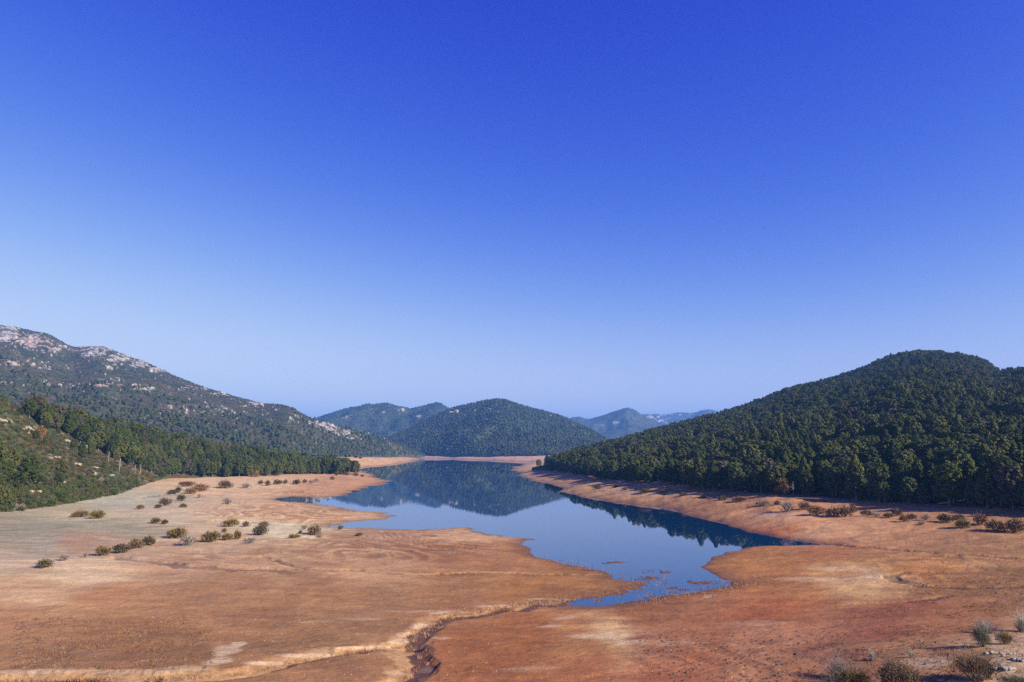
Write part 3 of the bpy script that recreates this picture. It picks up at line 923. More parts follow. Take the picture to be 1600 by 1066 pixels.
def shrub_meshes(kind, v, dense):
    """foliage and stems of a shrub one unit wide and about half a unit high"""
    key = (kind, v, dense)
    if key in SHRUBS:
        return SHRUBS[key]
    g = np.random.default_rng(len(kind) * 7 + v * 31 + ord(kind[0]) * 101 + dense * 1009)
    bare = kind in ('grey',)
    nb = {0: 7, 1: 11, 2: 26}[dense]
    Vs, Ns = [], []
    stems = []
    nst = {0: 9, 1: 16, 2: 90}[dense] * (3 if bare else 1)
    for j in range(nst):
        th, el = g.uniform(0, 6.28), g.uniform(.35, 1.4)
        L = g.uniform(.35, .55) if dense < 2 else g.uniform(.3, .72)
        e = np.array([math.cos(th) * math.cos(el) * L, math.sin(th) * math.cos(el) * L, math.sin(el) * L * 1.05 + .02])
        r = 0.012 if dense < 2 else 0.0045
        stems.append(tube([(e[0] * .08, e[1] * .08, -.04), e * .55 + g.normal(size=3) * .02, e], [r, r * .7, r * .35], 3))
    lob = []
    for j in range(nb):
        th = j * 2.4 + g.uniform(-.4, .4)
        rr = .30 * math.sqrt((j + .5) / nb)
        c = np.array([rr * math.cos(th) * 1.15, rr * math.sin(th) * .95, .14 + .17 * (1 - (rr / .34) ** 2) * g.uniform(.6, 1.3)])
        r = g.uniform(.13, .21)
        if dense == 2:
            c = c * g.uniform(.7, 1.25) + g.normal(size=3) * .035
            r = g.uniform(.06, .20)
        n = int({0: 26, 1: 52, 2: 210}[dense] * (.35 if bare else 1))
        d = unit(g.normal(size=(n, 3)))
        p = c + d * r * g.uniform(.5, 1.1, n)[:, None]
        p[:, 2] = np.maximum(p[:, 2], .015 + .03 * g.uniform(size=n))
        Vs.append(p)
        Ns.append(d)
    P, N = np.concatenate(Vs), np.concatenate(Ns)
    sz = {0: .050, 1: .036, 2: .011}[dense]
    if kind in ('green', 'dark', 'heath'):
        V, F = tufts(P, N + np.array([0, 0, .3]), sz * 1.1, sz * .8, .6, g)
    else:                         # wispy: narrow leaves pointing up and out
        n = len(P)
        D = unit(unit(P - np.array([0, 0, -.1])) + (.45 if dense < 2 else .7) * g.normal(size=(n, 3)))
        A = unit(np.cross(D, g.normal(size=(n, 3))))
        L = sz * 2.0 * g.uniform(.6, 1.4, n)[:, None]
        W = sz * .42
        q = np.stack([P - D * L, P + A * W, P + D * L, P - A * W], 1)
        V, F = q.reshape(-1, 3), np.arange(n * 4).reshape(-1, 4)
    fo = mesh_np('foliage', V, F, LEAF[kind])
    v_, f_ = join(stems)
    st = mesh_np('stems', v_, f_, PALETWIG if bare else TWIG)
    SHRUBS[key] = (fo, st)
    return SHRUBS[key]


def put_shrub(name, kind, v, dense, loc, rz, sc, label, cat, group):
    fo, st = shrub_meshes(kind, v, dense)
    r = empty(name, loc, rz, sc, label, cat, group)
    obj('foliage', fo, r)
    obj('stems', st, r)
    return r


# ------------------------------------------------------------------ where the plants of the hills stand
def scatter(s, ulo, uhi, ylo, yhi, step, seed):
    g = np.random.default_rng(seed)
    xs = np.arange(min(ulo * yhi, ulo * ylo), max(uhi * yhi, uhi * ylo), step)
    ys = np.arange(ylo, yhi, step)
    XX, YY = np.meshgrid(xs, ys)
    XX = XX.ravel() + g.uniform(-.46, .46, XX.size) * step
    YY = YY.ravel() + g.uniform(-.46, .46, YY.size) * step
    u = XX / YY
    ok = (u > ulo) & (u < uhi)
    XX, YY = XX[ok], YY[ok]
    i = np.round(s.col(XX / YY)).astype(int)
    # fraction of the way from foot to ridge
    y0 = s.Y[i, 0]
    nfr = s.nfront if hasattr(s, 'nfront') else s.Y.shape[1]
    T0, T1 = -0.12, 1.9
    yend = s.Y[i, -1]
    t = T0 + (YY - y0) / (yend - y0) * (T1 - T0)
    return XX, YY, t, g


pine_list = []          # x, y, z, scale, zone
uR0, uR1 = float(ray(818, 720)[0]), float(ray(1900, 700)[0])
x, y, t, g = scatter(RH, uR0, uR1, 150, 1150, 5.0, 11)
z = RH.height(x, y)
px, py = project(x, y, z)
rocky = np.exp(-(((px - 1405) / 14) ** 2 + ((py - 553) / 6) ** 2)) + np.exp(-(((px - 1228) / 12) ** 2 + ((py - 606) / 5) ** 2))
ok = (t > 0.004) & (t < 1.22) & (g.uniform(size=len(x)) > rocky * .8) & (px < 1760) & (px > 832)
ok &= (g.uniform(size=len(x)) < 0.55 + 1.6 * vnoise(x / 13, y / 13, 89)) | (px < 920)
dens = vnoise(x / 26, y / 26, 88)
sc = (0.55 + 0.55 * g.uniform(size=len(x))) * (0.82 + 0.45 * dens)
sc *= 1 - .30 * sstep(.75, 1.1, t) * (px < 1540)
for a in np.nonzero(ok)[0]:
    pine_list.append((x[a], y[a], z[a], sc[a], 'R', px[a], py[a]))

POLY_F = [(34, 652), (60, 650), (120, 660), (250, 684), (330, 698), (420, 714), (500, 726), (535, 730), (554, 740), (540, 742), (512, 741), (500, 749), (440, 753), (330, 755), (262, 749), (240, 745), (205, 732), (185, 722), (165, 712), (140, 702), (115, 686), (90, 678), (60, 672)]
POLY_T = [(-80, 690), (-5, 715), (25, 735), (55, 748), (50, 768), (-5, 772), (-80, 780)]
POLY_L = [(-300, 640), (-60, 700), (30, 762), (80, 765), (150, 762), (225, 752), (215, 765), (100, 792), (0, 806), (-300, 840)]
uL0, uL1 = float(ray(-330, 720)[0]), float(ray(556, 740)[0])
x, y, t, g = scatter(LH, uL0, uL1, 150, 760, 4.6, 12)
z = LH.height(x, y)
px, py = project(x, y, z)
inF, inT = inside(px, py, POLY_F), inside(px, py, POLY_T)
back = (t > 1.0) & (t < 1.3) & (px > 40)
u_ = g.uniform(size=len(x))
isol = np.zeros(len(x), bool)
ok = (t > 0.01) & (t < 1.35) & ((inF & (u_ < .9)) | (back & (u_ < .8)) | (inT & (u_ < .55)) | ((t < 1) & (u_ < .055)))
sc = 0.62 + 0.38 * g.uniform(size=len(x))
sc *= np.where(px > 400, 1.1, np.where(inT, .85, np.where(inF | back, 1.0, .58)))
sc *= .85 + .4 * vnoise(x / 15, y / 15, 90)
for a in np.nonzero(ok)[0]:
    pine_list.append((x[a], y[a], z[a], sc[a], 'L', px[a], py[a]))

pine_list.sort(key=lambda p: -(p[3] / p[1]) if -60 < p[5] < 1660 else 0)
print('pines', len(pine_list))


def pine_label(p):
    if p[4] == 'R':
        if p[5] > 1400:
            return 'dark green pine at the foot of the right hill behind the brown shrub row', 'pines at the foot of the right hill, far right'
        if p[5] > 1200:
            return 'dark pine low on the right hill above the middle of the red bank', 'pines low on the right hill, above the red bank'
        return 'rounded pine low on the right hill near the mirrored wood in the water', 'pines low on the right hill, above the mirrored wood'
    if p[5] < 60:
        return 'pine with pale bare trunk in the clump above the green bushes, far left', 'pines of the clump at the far left'
    if p[5] < 260:
        return 'olive green pine of the left wood beside the scrubby rock-strewn slope', 'pines of the left wood beside the scrub slope'
    return 'olive green pine of the left wood lining the pale flats', 'pines of the left wood above the flats'


def put_pine(p, v, label, group, name='pine_tree'):
    rz = random.uniform(0, 6.28)
    e = empty(name, (p[0], p[1], p[2] - .15), rz, (p[3] * random.uniform(.92, 1.1), p[3] * random.uniform(.92, 1.1), p[3]), label, 'tree', group)
    c = obj('crown', PINES[v][0], e)
    tr = obj('trunk', PINES[v][1], e)
    return c, tr


proto = {}
NP = 296
for k, p in enumerate(pine_list[:NP]):
    v = k % 8 if p[4] == 'R' else (1, 2, 3, 5, 6, 7)[k % 6]
    lab, grp = pine_label(p)
    r = put_pine(p, v, lab, grp)
    if v not in proto:
        proto[v] = r
# four pines that stand out against the sky on the right-hand crest
for (px_, py_, dep, h_, lab) in [(1578, 581, 655, 9.0, 'lone round-topped pine standing out against the sky on the right crest'),
                                 (1594, 579, 638, 8.0, 'round pine at the right edge of the photo on the skyline')]:
    u, ww = ray(px_, py_)
    xx, yy = float(u) * dep, dep
    zz = float(RH.height(np.array([xx]), np.array([yy]))[0])
    put_pine((xx, yy, zz, h_ / 9.0 * 1.25), 1, lab, 'skyline pines on the right crest')


def instancer(name, rows, protos, label, cat, zrot=True):
    """one object whose points carry copies of the given pairs of objects"""
    A = np.array([(r[0], r[1], r[2], r[3]) for r in rows])
    n = len(A)
    me = bpy.data.meshes.new(name)
    me.vertices.add(n)
    me.vertices.foreach_set('co', A[:, :3].astype(np.float32).ravel())
    gg = np.random.default_rng(n)
    for nm, typ, arr, key in (('size', 'FLOAT', A[:, 3], 'value'), ('turn', 'FLOAT', gg.uniform(0, 6.28, n), 'value'), ('sort', 'INT', gg.integers(0, len(protos), n), 'value')):
        at = me.attributes.new(nm, typ, 'POINT')
        at.data.foreach_set(key, arr.astype(np.int32 if typ == 'INT' else np.float32))
    o = obj(name, me, label=label, cat=cat, kind='stuff')
    ng = bpy.data.node_groups.new(name, 'GeometryNodeTree')
    ng.interface.new_socket('Geometry', in_out='INPUT', socket_type='NodeSocketGeometry')
    ng.interface.new_socket('Geometry', in_out='OUTPUT', socket_type='NodeSocketGeometry')
    N, L = ng.nodes, ng.links
    gi, go = N.new('NodeGroupInput'), N.new('NodeGroupOutput')
    iop = N.new('GeometryNodeInstanceOnPoints')
    L.new(gi.outputs[0], iop.inputs['Points'])
    gti = N.new('GeometryNodeGeometryToInstance')
    for pair in protos:
        jn = N.new('GeometryNodeJoinGeometry')
        for ob in pair:
            oi = N.new('GeometryNodeObjectInfo')
            oi.transform_space = 'ORIGINAL'
            oi.inputs['Object'].default_value = ob
            L.new(oi.outputs['Geometry'], jn.inputs[0])
        g1 = N.new('GeometryNodeGeometryToInstance')
        L.new(jn.outputs[0], g1.inputs[0])
        L.new(g1.outputs[0], gti.inputs[0])
    jj = N.new('GeometryNodeJoinGeometry')
    for l in list(gti.inputs[0].links):
        src = l.from_socket
        L.remove(l)
        L.new(src, jj.inputs[0])
    L.new(jj.outputs[0], iop.inputs['Instance'])
    iop.inputs['Pick Instance'].default_value = True

    def attr(nm, typ):
        a = N.new('GeometryNodeInputNamedAttribute')
        a.data_type = typ
        a.inputs['Name'].default_value = nm
        return a.outputs['Attribute']
    L.new(attr('sort', 'INT'), iop.inputs['Instance Index'])
    cx = N.new('ShaderNodeCombineXYZ')
    L.new(attr('turn', 'FLOAT'), cx.inputs['Z'])
    er = N.new('FunctionNodeEulerToRotation')
    L.new(cx.outputs[0], er.inputs[0])
    L.new(er.outputs[0], iop.inputs['Rotation'])
    L.new(attr('size', 'FLOAT'), iop.inputs['Scale'])
    L.new(iop.outputs[0], go.inputs[0])
    md = o.modifiers.new('plants', 'NODES')
    md.node_group = ng
    return o


instancer('pine_forest', pine_list[NP:], [proto[v] for v in sorted(proto)], 'dense dark pine forest covering the hillsides either side of the lake', 'forest')

# autumn trees among the pines
AUT = leaf_material('autumn_leaves', [(0, (0.20, 0.085, 0.030)), (1, (0.26, 0.13, 0.05))])


def autumn_meshes():
    g = np.random.default_rng(5)
    P, N = [], []
    for j in range(22):
        c = np.array([g.normal() * 1.2, g.normal() * 1.2, 3.2 + g.normal() * 1.0])
        n = 45
        d = unit(g.normal(size=(n, 3)))
        P.append(c + d * g.uniform(.4, 1.0, n)[:, None])
        N.append(d)
    V, F = tufts(np.concatenate(P), np.concatenate(N), .2, .16, .6, g)
    cr = mesh_np('crown', V, F, AUT)
    tr = [tube([(0, 0, -.4), (.1, 0, 1.5), (.2, .1, 3.8)], [.14, .11, .04])]
    for j in range(7):
        th = j * .9
        tr.append(tube([(.05, 0, 1.2 + .2 * j), (math.cos(th), math.sin(th), 2.6 + .2 * j), (1.7 * math.cos(th), 1.7 * math.sin(th), 3.4 + .15 * j)], [.06, .04, .015], 4))
    v, f = join(tr)
    return cr, mesh_np('trunk', v, f, BARK, True)


aut = autumn_meshes()
for (sf, px_, py_, s_, lab) in [(RH, 1226, 778, 1.0, 'rust-leaved tree at the forest edge above the grey shrubs'),
                                (RH, 1288, 762, .9, 'rust-brown tree inside the right forest, uphill of the shrub row'),
                                (LH, 398, 752, 1.1, 'bright orange tree at the foot of the left wood'),
                                (LH, 497, 731, 1.3, 'brown-leaved tree among the pines of the headland'),
                                (LH, 64, 688, 1.0, 'rust-leaved bush-like tree beside pale rocks on the left slope'),
                                (RH, 1178, 700, 1.1, 'dull brown tree among pines on the middle of the right hill')]:
    x_, y_, z_ = sf.hit(px_, py_)
    e = empty('autumn_tree', (x_, y_, z_ - .1), px_, s_, lab, 'tree')
    obj('crown', aut[0], e)
    obj('trunk', aut[1], e)

def bare_meshes():
    g = np.random.default_rng(8)
    tr = tube([(0, 0, -.4), (.15, .05, 2.2), (.05, .2, 4.6), (.3, .1, 6.6)], [.16, .13, .09, .03])
    br = []
    for j in range(16):
        h = 1.8 + j * .28
        th = j * 2.4
        L = (1.9 - .08 * j) * g.uniform(.7, 1.1)
        d = np.array([math.cos(th), math.sin(th), .75])
        a = np.array([.1, .1, h])
        br.append(tube([a, a + d * L * .55 + g.normal(size=3) * .08, a + d * L + g.normal(size=3) * .15], [.06, .04, .018], 4))
    v, f = join(br)
    return mesh_np('trunk', tr[0], tr[1], PALETWIG, True), mesh_np('branches', v, f, PALETWIG)


bare = bare_meshes()
for (sf, px_, py_, s_, lab) in [(RH, 1110, 768, 1.25, 'pale leafless tree with a straight trunk at the right forest edge'), (RH, 1090, 766, 1.0, 'smaller pale leafless tree left of the straight one, right forest edge'),
                                (RH, 1246, 778, 1.1, 'pale bare tree just right of the rust-leaved tree'), (RH, 1262, 772, 1.0, 'pale bare tree deeper in the right forest, second from the rust-leaved tree'),
                                (RH, 1320, 672, 1.2, 'grey dead tree halfway up the right hill'),
                                (LH, 181, 735, 1.2, 'pale bare tree standing at the lower edge of the left wood'), (LH, 206, 740, 1.0, 'leaning pale bare tree, first of a pair in the left wood'),
                                (LH, 214, 741, 1.1, 'pale bare tree, second of the pair in the left wood'), (LH, 164, 722, 1.1, 'pale bare tree where the left wood meets the scrub slope'),
                                (LH, 268, 738, 1.1, 'grey bare tree inside the left wood above the rusty shrubs')]:
    x_, y_, z_ = sf.hit(px_, py_)
    e = empty('bare_tree', (x_, y_ + 3, z_ - .1), px_, s_ * .72, lab, 'tree')
    obj('trunk', bare[0], e)
    obj('branches', bare[1], e)

# ------------------------------------------------------------------ scrub on the near left slope
x, y, t, g = scatter(LH, uL0, uL1, 150, 600, 2.3, 13)
z = LH.height(x, y)
px, py = project(x, y, z)
inF = inside(px, py, POLY_F)
low = inside(px, py, POLY_L)
rocks_px = [(10, 657), (45, 672), (105, 690), (130, 698), (120, 727), (148, 735), (60, 755), (98, 752), (172, 742), (85, 715)]
nearrock = np.zeros(len(x))
for a, b in rocks_px:
    nearrock = np.maximum(nearrock, np.exp(-(((px - a) / 11) ** 2 + ((py - b) / 5) ** 2)))
pat = fbm(x / 17, y / 17, 3, 131)
u_ = g.uniform(size=len(x))
ok = (t > -0.02) & (t < 1.03) & ~inF & (u_ < (.92 + .2 * pat)) & (u_ > nearrock * .9) & (px < 520)
ok |= low & (t > -.03) & (u_ < .9) & (u_ > nearrock)
sw = np.where(low, 2.4 + 2.2 * g.uniform(size=len(x)) ** 2, 1.5 + 1.7 * g.uniform(size=len(x)) ** 2)
kindv = np.where(low & (g.uniform(size=len(x)) < .75), 0, np.where(pat + .5 * g.normal(size=len(x)) > .25, 0, np.where(g.uniform(size=len(x)) < .08, 2, 1)))
scr = [(x[a], y[a], z[a] - .1, sw[a], kindv[a], px[a], low[a]) for a in np.nonzero(ok)[0]]
scr.sort(key=lambda p: -(p[3] / p[1]) if -40 < p[5] < 1640 else 0)
print('scrub', len(scr))
KN = ['green', 'heath', 'grey']
sproto = {}
NS = 240
for k, p in enumerate(scr[:NS]):
    kd, v = KN[p[4]], k % 3
    if p[4] == 0:
        lab, grp = ('dense dark green bush in the thicket edging the grey flats, far left', 'green bushes at the foot of the left slope') if p[6] else ('green bush on the scrubby left slope', 'green bushes on the left slope')
    elif p[4] == 1:
        lab, grp = 'low olive-brown heath bush on the scrubby left slope', 'heath bushes on the left slope'
    else:
        lab, grp = 'leafless grey bush on the scrubby left slope', 'grey bare bushes on the left slope'
    r = put_shrub('bush', kd, v, 1, (p[0], p[1], p[2]), random.uniform(0, 6.28), (p[3], p[3], p[3] * random.uniform(1.2, 1.7)), lab, 'bush', grp)
    sproto.setdefault((p[4], v), tuple(r.children))
for kk in range(3):
    sel = [(p[0], p[1], p[2], p[3]) for p in scr[NS:] if p[4] == kk]
    prs = [c for (q, v), c in sproto.items() if q == kk]
    if sel and prs:
        instancer('scrub', sel, prs, ['green scrub growing over the near left slope', 'olive and rust heath scrub growing over the near left slope', 'bare grey scrub scattered over the near left slope'][kk], 'scrub')


# ------------------------------------------------------------------ far woods and mountain scrub: low tufts, one mesh each
def far_plants(name, X_, Y_, Z_, W_, H_, C_, label, cat, seed, sides=5):
    g = np.random.default_rng(seed)
    n = len(X_)
    th = np.arange(sides) * 2 * math.pi / sides
    ring = []
    for hz, rr in ((0.0, .55), (.42, 1.0), (.78, .62)):
        a = th[None, :] + g.uniform(0, 6.28, (n, 1)) * (hz > -1)
        r = rr * W_[:, None] * .5 * g.uniform(.7, 1.3, (n, sides))
        ring.append(np.stack([X_[:, None] + r * np.cos(a), Y_[:, None] + r * np.sin(a), Z_[:, None] + (hz + g.uniform(-.08, .08, (n, sides))) * H_[:, None]], -1))
    top = np.stack([X_, Y_, Z_ + H_], -1)[:, None, :]
    V = np.concatenate(ring + [top], 1)
    m = 3 * sides + 1
    k = np.arange(sides)
    k2 = (k + 1) % sides
    tri = []
    for a in (0, 1):
        tri += [np.stack([a * sides + k, a * sides + k2, (a + 1) * sides + k2], -1), np.stack([a * sides + k, (a + 1) * sides + k2, (a + 1) * sides + k], -1)]
    tri.append(np.stack([2 * sides + k, 2 * sides + k2, np.full(sides, 3 * sides)], -1))
    tri = np.concatenate(tri)
    F = (np.arange(n)[:, None, None] * m + tri[None]).reshape(-1, 3)
    col = np.repeat(C_, m, 0)
    me = mesh_np(name, V.reshape(-1, 3), F, FARLEAF, False, col)
    return obj(name, me, label=label, cat=cat, kind='stuff')


FARLEAF = tint_material('far_foliage')


def mottled(n, g, cols, wts):
    idx = g.choice(len(cols), n, p=np.array(wts) / sum(wts))
    return np.array(cols)[idx] * g.uniform(.85, 1.18, (n, 1))


x, y, t, g = scatter(LMs, float(ray(-60, 600)[0]), float(ray(663, 700)[0]), 560, 2010, 6.2, 21)
z = LMs.height(x, y)
px, py = project(x, y, z)
rsurf = Surf(LMs.U, LMs.Y, rock if False else np.where(True, np.clip(sstep(0.42, 0.62, blob(LM, [(8, 522, 30, 16, 1), (50, 535, 26, 13, 1), (150, 548, 28, 10, 1), (185, 560, 22, 9, 1), (215, 570, 18, 7, .95), (245, 578, 16, 6, .8), (170, 603, 42, 2.0, 1.0), (505, 664, 14, 5, 1), (520, 670, 15, 6, 1), (535, 678, 16, 6, 1), (550, 683, 10, 4, .9)])), 0, 1), 0))
rk_ = rsurf.height(x, y)
lowt = sstep(0.55, 0.15, t) if False else 1 - sstep(.12, .55, t + .15 * fbm(x / 90, y / 90, 3, 23))
right = sstep(430, 600, px)
tree = np.maximum(lowt, right * .9)
u_ = g.uniform(size=len(x))
ok = (t > 0.0) & (t < 1.02) & (u_ < .5 + .45 * tree) & (u_ > rk_ * .72)
x, y, z, tree, t = x[ok], y[ok], z[ok], tree[ok], t[ok]
n = len(x)
istree = g.uniform(size=n) < tree * .75
W_ = np.where(istree, g.uniform(4.5, 7, n), g.uniform(2.2, 5.5, n))
H_ = np.where(istree, g.uniform(4, 7, n), g.uniform(1.0, 2.2, n))
C_ = np.where(istree[:, None], mottled(n, g, [(0.030, 0.041, 0.015), (0.040, 0.049, 0.018), (0.050, 0.056, 0.023)], (4, 3, 2)),
              mottled(n, g, [(0.044, 0.056, 0.021), (0.055, 0.063, 0.026), (0.068, 0.066, 0.034), (0.066, 0.054, 0.046)], (4, 3, 2, 1.5)))
print('mountain scrub', n)
far_plants('mountain_scrub', x, y, z - .3, W_, H_, C_, 'low green scrub and small trees over the left mountain', 'scrub', 31)

x, y, t, g = scatter(CMs, float(ray(520, 700)[0]), float(ray(1030, 700)[0]), 1500, 2700, 6.6, 22)
z = CMs.height(x, y)
u_ = g.uniform(size=len(x))
rk_ = Surf(CMs.U, CMs.Y, CMs.rock).height(x, y)
ok = (t > 0.005) & (t < 1.02) & (u_ < .45 + .9 * vnoise(x / 40, y / 60, 91)) & (u_ > rk_ * .95)
x, y, z = x[ok], y[ok], z[ok]
n = len(x)
print('far wood', n)
far_plants('far_forest', x, y, z - .3, g.uniform(5.5, 9.5, n), g.uniform(3.5, 7.5, n), mottled(n, g, [(0.032, 0.042, 0.019), (0.040, 0.050, 0.022), (0.048, 0.056, 0.026)], (4, 3, 2)),
           'far-off pine wood covering the central hill across the water', 'forest', 32, 4)

x, y, t, g = scatter(EM, float(ray(480, 700)[0]), float(ray(760, 700)[0]), 2700, 3800, 12.0, 24)
z = EM.height(x, y)
rk_ = Surf(EM.U, EM.Y, EM.rock).height(x, y)
ok = (t > 0.005) & (t < 1.02) & (g.uniform(size=len(x)) < .85) & (g.uniform(size=len(x)) > rk_ * .95)
x, y, z = x[ok], y[ok], z[ok]
n = len(x)
far_plants('far_forest', x, y, z - .3, g.uniform(6, 11, n), g.uniform(3, 6, n), mottled(n, g, [(0.030, 0.042, 0.018), (0.042, 0.054, 0.022), (0.056, 0.062, 0.028)], (4, 3, 2)),
           'far-off pine wood on the two-topped ridge behind the central hill', 'forest', 33, 4)

